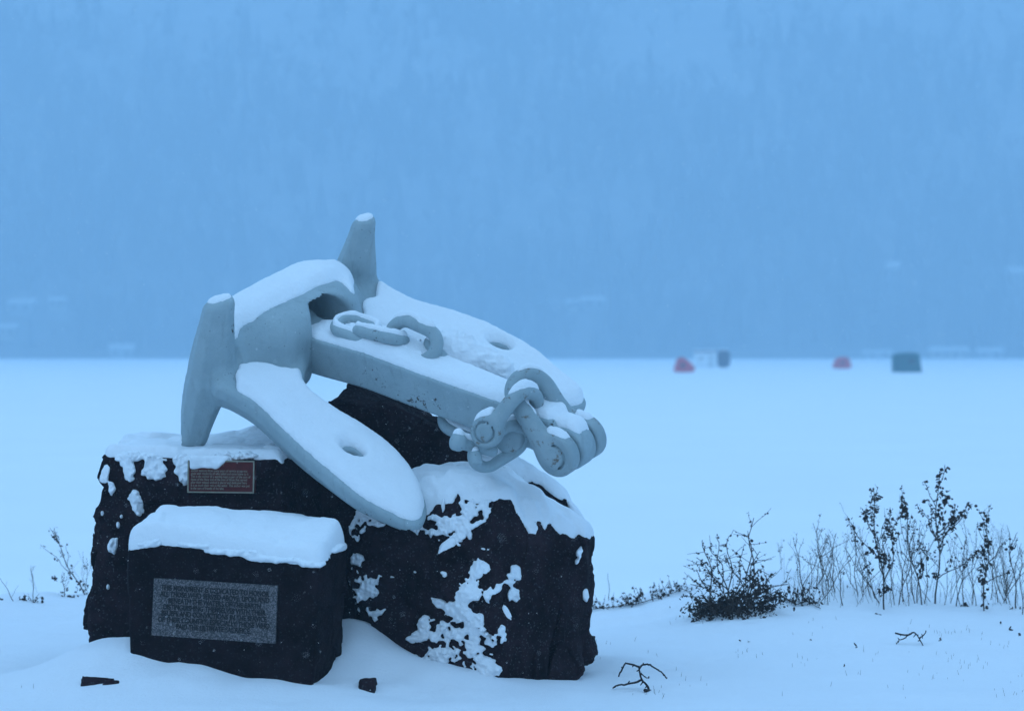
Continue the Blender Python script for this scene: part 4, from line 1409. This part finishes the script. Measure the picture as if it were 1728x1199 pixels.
# grass tips pricking through the snow
gs = Soup()
grnd = random.Random(21)
tufts = [(grnd.uniform(1010, 1740), 1045 + 140 * grnd.random() ** 1.2) for q in range(26)]
for k in range(150):
    c = grnd.choice(tufts)
    px, py = (c[0] + grnd.gauss(0, 16), c[1] + grnd.gauss(0, 5)) if grnd.random() < 0.7 else (grnd.uniform(-20, 1740), grnd.uniform(1050, 1190))
    if 100 < px < 1005: continue
    p = on_ground(px, py)
    h = grnd.uniform(0.008, 0.035) * (1.3 if grnd.random() < 0.15 else 0.8)
    e = p + np.array([grnd.gauss(0, 0.3) * h, grnd.gauss(0, 0.3) * h, h])
    gs.tube([p - np.array([0, 0, 0.01]), e], 0.0011, 0.0006, 3)
go = gs.build('grass', PALE)
tag(go, kind='stuff')
print('plants', round(time.time() - T0, 1))

# ------------------------------------------------------------------ ice shelters far out on the lake
def fabric(name, col):
    return mat_plain(name, col, 0.8, 0.2, 0, 1.5, 0.15)
RED = fabric('red_tent_cloth', (0.62, 0.05, 0.075))
GREEN = fabric('dark_teal_tent_cloth', (0.008, 0.10, 0.11))
GREYT = fabric('charcoal_tent_cloth', (0.06, 0.06, 0.10))
WHITEP = fabric('white_hut_panel', (0.80, 0.84, 0.86))
DARKW = fabric('dark_window', (0.02, 0.02, 0.025))
def lake_point(px, py):
    Y = (EYE - LAKE_Z) * FPX / (py - HORIZON)
    return np.array([(px - 864) / FPX * Y, Y, LAKE_Z]), Y / FPX
def profile_shelter(name, profile, depth, base, mat, label, window=None, cat='ice tent', bulge=0.0, snowtop=False, door=None):
    """cloth shelter: a side profile (x, z in metres) carried through its depth with puffed ends"""
    root = empty(name, base, label, cat, 'ice fishing shelters on the lake')
    pr = smooth_poly(profile, 1)
    n = len(pr)
    v, f = [], []
    secs = ((0.0, 0.93), (0.12, 1.0), (0.5, 1.02), (0.88, 1.0), (1.0, 0.93))
    cx = pr[:, 0].mean()
    for t, k in secs:
        for (x, z) in pr:
            v.append(base + np.array([cx + (x - cx) * k, (t - 0.5) * depth, z * (0.97 + 0.03 * k)]))
    for a in range(len(secs) - 1):
        for i in range(n):
            j = (i + 1) % n
            f.append((a * n + i, a * n + j, (a + 1) * n + j, (a + 1) * n + i))
    f.append(tuple(range(n))); f.append(tuple((len(secs) - 1) * n + i for i in range(n))[::-1])
    new_mesh('tent_body', v, f, mat, root, False)
    if window:
        x, z, w, h = window
        box_mesh('window', Matrix.Translation(base + np.array([x, -depth / 2 - 0.01, z])), w, 0.05, h, DARKW, root)
    if door:
        x, z, w, h = door
        box_mesh('door', Matrix.Translation(base + np.array([x, -depth / 2 - 0.005, z])), w, 0.04, h, mat, root, 0.01)
    sk = [base + np.array([x, y, z]) for x in (pr[:, 0].min() - 0.15, pr[:, 0].max() + 0.15) for y in (-depth / 2 - 0.15, depth / 2 + 0.15) for z in (-0.05, 0.10)]
    if snowtop:
        zt = pr[:, 1].max(); a0 = pr[pr[:, 1] > zt * 0.9][:, 0]
        box_mesh('snow_cap', Matrix.Translation(base + np.array([(a0.min() + a0.max()) / 2, 0, zt + 0.07])), a0.max() - a0.min() + 0.1, depth, 0.22, SNOW, root, 0.08)
    return root
b, k = lake_point(1154, 628)
profile_shelter('ice_tent', [(-18 * k, 0), (-16 * k, 8 * k), (-11 * k, 24 * k), (-4 * k, 26 * k), (5 * k, 22 * k), (17 * k, 11 * k), (19 * k, 0)], 1.9, b, RED, 'red flip-over ice tent with one long slope beside the white hut', (-2 * k, 12 * k, 0.5, 0.35))
b, k = lake_point(1420, 622)
profile_shelter('ice_tent', [(-16 * k, 0), (-13 * k, 8 * k), (-9 * k, 18 * k), (2 * k, 20.5 * k), (12 * k, 19 * k), (15 * k, 8 * k), (16.5 * k, 0)], 1.8, b, RED, 'smaller red ice tent standing alone between white hut and green tent', (0, 10 * k, 0.5, 0.3))
b, k = lake_point(1530, 628)
profile_shelter('ice_tent', [(-22.5 * k, 0), (-23 * k, 1 * k), (-23.5 * k, 15 * k), (-23.5 * k, 29 * k), (-22.5 * k, 30.5 * k), (-2 * k, 34 * k), (18.5 * k, 32 * k), (19.5 * k, 30.5 * k), (21.5 * k, 16 * k), (24 * k, 1 * k), (23.5 * k, 0)], 2.4, b, GREEN, 'square dark green hub tent on the lake ice', (6 * k, 19 * k, 0.6, 0.4), door=(-9 * k, 12 * k, 0.75, 1.3))
b, k = lake_point(1222, 620)
profile_shelter('ice_tent', [(-10 * k, 0), (-10.5 * k, 15 * k), (-9.5 * k, 28 * k), (0, 29.5 * k), (9.5 * k, 28 * k), (10.5 * k, 15 * k), (10 * k, 0)], 1.7, b + np.array([0, 1.0, 0]), GREYT, 'narrow dark grey upright shelter against the white hut', None, snowtop=True, door=(0, 11 * k, 0.6, 1.4))
b, k = lake_point(1191, 620)
hut = empty('ice_hut', b, 'white box ice fishing hut with snowy roof behind the red tent', 'ice hut', 'ice fishing shelters on the lake')
w_, h_ = 37 * k, 27 * k
box_mesh('wall', Matrix.Translation(b + np.array([0, 1.2, h_ / 2 - 0.05])), w_, 2.2, h_, WHITEP, hut, 0.03)
box_mesh('roof', Matrix.Translation(b + np.array([0, 1.2, h_ + 0.02])), w_ + 0.25, 2.5, 0.14, GREYT, hut, 0.02)
box_mesh('snow_cap', Matrix.Translation(b + np.array([0, 1.2, h_ + 0.21])), w_ + 0.22, 2.45, 0.24, SNOW, hut, 0.08)
box_mesh('door', Matrix.Translation(b + np.array([w_ * 0.25, 0.09, h_ * 0.42])), 0.65, 0.05, h_ * 0.78, fabric('hut_door_grey', (0.62, 0.66, 0.68)), hut, 0.01)
box_mesh('window', Matrix.Translation(b + np.array([-w_ * 0.2, 0.095, h_ * 0.60])), 0.35, 0.05, 0.28, DARKW, hut, 0.01)

# ------------------------------------------------------------------ houses on the far shore
WALLS = [fabric('pale_siding', (0.30, 0.31, 0.32)), fabric('cream_siding', (0.33, 0.31, 0.27)), fabric('grey_siding', (0.2, 0.21, 0.22))]
def on_hill(px, py):
    ys = np.arange(950, 1400, 0.5)
    xs = (px - 864) / FPX * ys
    zr = EYE - (py - HORIZON) / FPX * ys
    d = zr - hill_z(xs, ys)
    k = int(np.argmax(d < 0)) if (d < 0).any() else 20
    return np.array([xs[k], ys[k], float(hill_z(xs[k], ys[k]))])
ROOF = fabric('snow_dusted_roof', (0.42, 0.44, 0.46))
def house(px, py, wpx, hpx, label, seed, yaw=0.0):
    rnd = random.Random(seed)
    b = on_hill(px, py)
    k = b[1] / FPX
    w, h = wpx * k, hpx * k
    d = 8.0
    root = empty('house', b, label, 'house', 'houses on the far shore')
    wall_h = h * 0.62
    R_ = Matrix.Translation(b) @ Matrix.Rotation(yaw, 4, 'Z')
    wm = WALLS[seed % 3]
    box_mesh('wall', R_ @ Matrix.Translation((0, 0, wall_h / 2 - 2.0)), w, d, wall_h + 4.0, wm, root)
    bm = bmesh.new()
    e = 0.6
    vs = [bm.verts.new(R_ @ Vector(c)) for c in ((-w / 2 - e, -d / 2 - e, wall_h), (w / 2 + e, -d / 2 - e, wall_h), (w / 2 + e, d / 2 + e, wall_h), (-w / 2 - e, d / 2 + e, wall_h), (-w / 2 - e, 0, h + 0.4), (w / 2 + e, 0, h + 0.4))]
    for q in ((0, 1, 5, 4), (2, 3, 4, 5), (0, 4, 3), (1, 2, 5), (3, 2, 1, 0)):
        bm.faces.new([vs[i] for i in q])
    me = bpy.data.meshes.new('roof'); bm.to_mesh(me); bm.free(); me.materials.append(ROOF)
    ro = bpy.data.objects.new('roof', me); COL.objects.link(ro); ro.parent = root; ro.matrix_parent_inverse = Matrix.Translation(-root.location)
    box_mesh('chimney', R_ @ Matrix.Translation((w * 0.22, 1.2, h + 0.3)), 0.9, 0.9, 1.8, WALLS[2], ro)
    nw = max(2, int(w / 3))
    for i in range(nw):
        x = -w / 2 + w * (i + 0.5) / nw
        if i == nw // 2:
            box_mesh('door', R_ @ Matrix.Translation((x, -d / 2 - 0.02, 1.05)), 1.0, 0.12, 2.1, DARKW, root)
        else:
            box_mesh('window', R_ @ Matrix.Translation((x, -d / 2 - 0.02, wall_h * 0.55)), 1.1, 0.10, 1.3, DARKW, root)
house(1716, 478, 30, 26, 'pale house high on the wooded hillside near the right edge', 1, 0.2)
house(1506, 470, 22, 26, 'small house among the trees above the green tent', 2, -0.3)
house(1000, 518, 36, 16, 'long low house on the hillside right of the raised anchor horn', 3, 0.15)
house(966, 519, 20, 12, 'small shed next to the long low hillside house', 4)
house(40, 526, 42, 20, 'house on the hillside at the left edge', 6, -0.2)
house(98, 518, 24, 14, 'smaller house uphill beside the left edge house', 7)
house(205, 602, 38, 20, 'shoreline house left of the anchor', 9, 0.1)
house(14, 566, 28, 18, 'house low on the slope at the far left', 10)
house(1480, 604, 44, 12, 'low boathouse on the shore behind the green tent', 12)
house(1600, 604, 62, 18, 'wide shoreline house right of the green tent', 13, 0.1)
house(1670, 604, 40, 16, 'shoreline house nearest the right edge', 15, -0.1)

# ------------------------------------------------------------------ the wood on the far hillside
rs = np.random.RandomState(4)
NT = 5200
tx = rs.uniform(-300, 300, NT * 2)
ty = 962 + 400 * rs.rand(NT * 2) ** 1.1
dens = fbm(tx, ty, 0 * tx, 0.014, 3, 77)
keep = (rs.rand(NT * 2) < np.clip(1.02 - 0.0022 * (ty - 960) + 0.7 * dens, 0.06, 1)) & (ty > 966 + 9 * fbm(tx, 0 * tx, 0 * tx, 0.012, 2, 51))  # tree cover thins uphill to mimic haze fading the upper wood
hs_ = [o.location for o in bpy.data.objects if o.type == 'EMPTY' and o.name.startswith('house')]
for hloc in hs_:
    keep &= ~((np.abs(tx - hloc.x) < 7) & (ty > hloc.y - 34) & (ty < hloc.y + 6))
tx, ty = tx[keep][:NT], ty[keep][:NT]
tz = hill_z(tx, ty)
def forest_mesh(name, tx, ty, tz, mat):
    V, Fc = [], []
    base = 0
    for i in range(len(tx)):
        H = rs.uniform(9, 19)
        conif = rs.rand() < 0.22
        o = np.array([tx[i], ty[i], tz[i] - 0.5])
        n = 7 if conif else 15
        r = 0.16 + 0.012 * H
        tri = [[(-r, 0, 0), (r, 0, 0), (0, 0, H)], [(0, -r, 0), (0, r, 0), (0, 0, H)]]
        if conif:
            W = H * 0.19
            for k in range(n):
                z0 = H * (0.1 + 0.85 * k / n); w = W * (1 - k / n) + 0.3
                a = rs.uniform(0, 3.14); c, s = math.cos(a), math.sin(a)
                tri.append([(-c * w, -s * w, z0), (c * w, s * w, z0), (0, 0, z0 + H * 0.26)])
                tri.append([(s * w, -c * w, z0), (-s * w, c * w, z0), (0, 0, z0 + H * 0.26)])
        else:
            for k in range(n):
                z0 = H * rs.uniform(0.25, 0.8)
                a = rs.uniform(0, 6.28); ln = H * rs.uniform(0.12, 0.30); up = ln * rs.uniform(0.5, 1.6)
                c, s = math.cos(a), math.sin(a)
                t = rs.uniform(0.2, 0.55)
                tri.append([(0, 0, z0), (c * ln, s * ln, z0 + up), (c * ln * 0.55 - s * t, s * ln * 0.55 + c * t, z0 + up * 0.85)])
        V.append((np.array(tri) + o).reshape(-1, 3)); Fc.append(len(tri))
    V = np.concatenate(V)
    Fq = np.arange(len(V)).reshape(-1, 3)
    return new_mesh(name, V, Fq, mat, None, False)
WOOD = mat_plain('winter_wood', (0.10, 0.10, 0.10), 0.9, 0.1, 0, 0.02, 0.3)
forest = forest_mesh('forest', tx, ty, tz, WOOD)
tag(forest, kind='stuff')
print('forest', round(time.time() - T0, 1))

# ------------------------------------------------------------------ falling snow
def flakes(n):
    rs = np.random.RandomState(8)
    y = 5.5 + 26 * rs.rand(n) ** 0.75
    hx = 864 / FPX * y * 1.35 + 0.3
    x = (rs.rand(n) * 2 - 1) * hx
    z = rs.uniform(0.0, 1, n)
    zt = EYE + 594 / FPX * y * 1.2 + 0.2
    zb = ground_z(x, y) + 0.05
    z = zb + (zt - zb) * z
    r = rs.uniform(0.0008, 0.0021, n)
    o = np.array([(1, 0, 0), (-1, 0, 0), (0, 1, 0), (0, -1, 0), (0, 0, 1), (0, 0, -1)], float)
    fc = np.array([(0, 2, 4), (2, 1, 4), (1, 3, 4), (3, 0, 4), (2, 0, 5), (1, 2, 5), (3, 1, 5), (0, 3, 5)])
    c = np.stack([x, y, z], 1)
    V = (c[:, None, :] + r[:, None, None] * o[None] * rs.uniform(0.7, 1.3, (n, 6, 1))).reshape(-1, 3)
    Fq = (fc[None] + 6 * np.arange(n)[:, None, None]).reshape(-1, 3)
    return new_mesh('falling_snow', V, Fq, SNOW_FLAKE, None, False)
SNOW_FLAKE = mat_plain('snowflake', (0.9, 0.92, 0.94), 0.8, 0.2)
fl = flakes(9000)
tag(fl, kind='stuff')

# ------------------------------------------------------------------ the snow-filled air
def haze():
    x, y0, y1, z0, z1 = 1500.0, -95.0, 1640.0, -1.9, 285.0
    bm = bmesh.new()
    bmesh.ops.create_cube(bm, size=1.0)
    for v in bm.verts:
        v.co = Vector((v.co.x * 2 * x, (y0 + y1) / 2 + v.co.y * (y1 - y0), (z0 + z1) / 2 + v.co.z * (z1 - z0)))
    me = bpy.data.meshes.new('haze'); bm.to_mesh(me); bm.free()
    m = bpy.data.materials.new('snowy_air'); m.use_nodes = True
    n, l = m.node_tree.nodes, m.node_tree.links
    n.remove(n['Principled BSDF'])
    p = n.new('ShaderNodeVolumePrincipled')
    p.inputs['Color'].default_value = (0.565, 0.775, 0.92, 1)
    p.inputs['Density'].default_value = HAZE
    p.inputs['Anisotropy'].default_value = 0.0
    l.new(p.outputs['Volume'], n['Material Output'].inputs['Volume'])
    me.materials.append(m)
    o = bpy.data.objects.new('haze', me); COL.objects.link(o)
    tag(o, kind='stuff')
HAZE = 0.0014
haze()
print('done', round(time.time() - T0, 1))
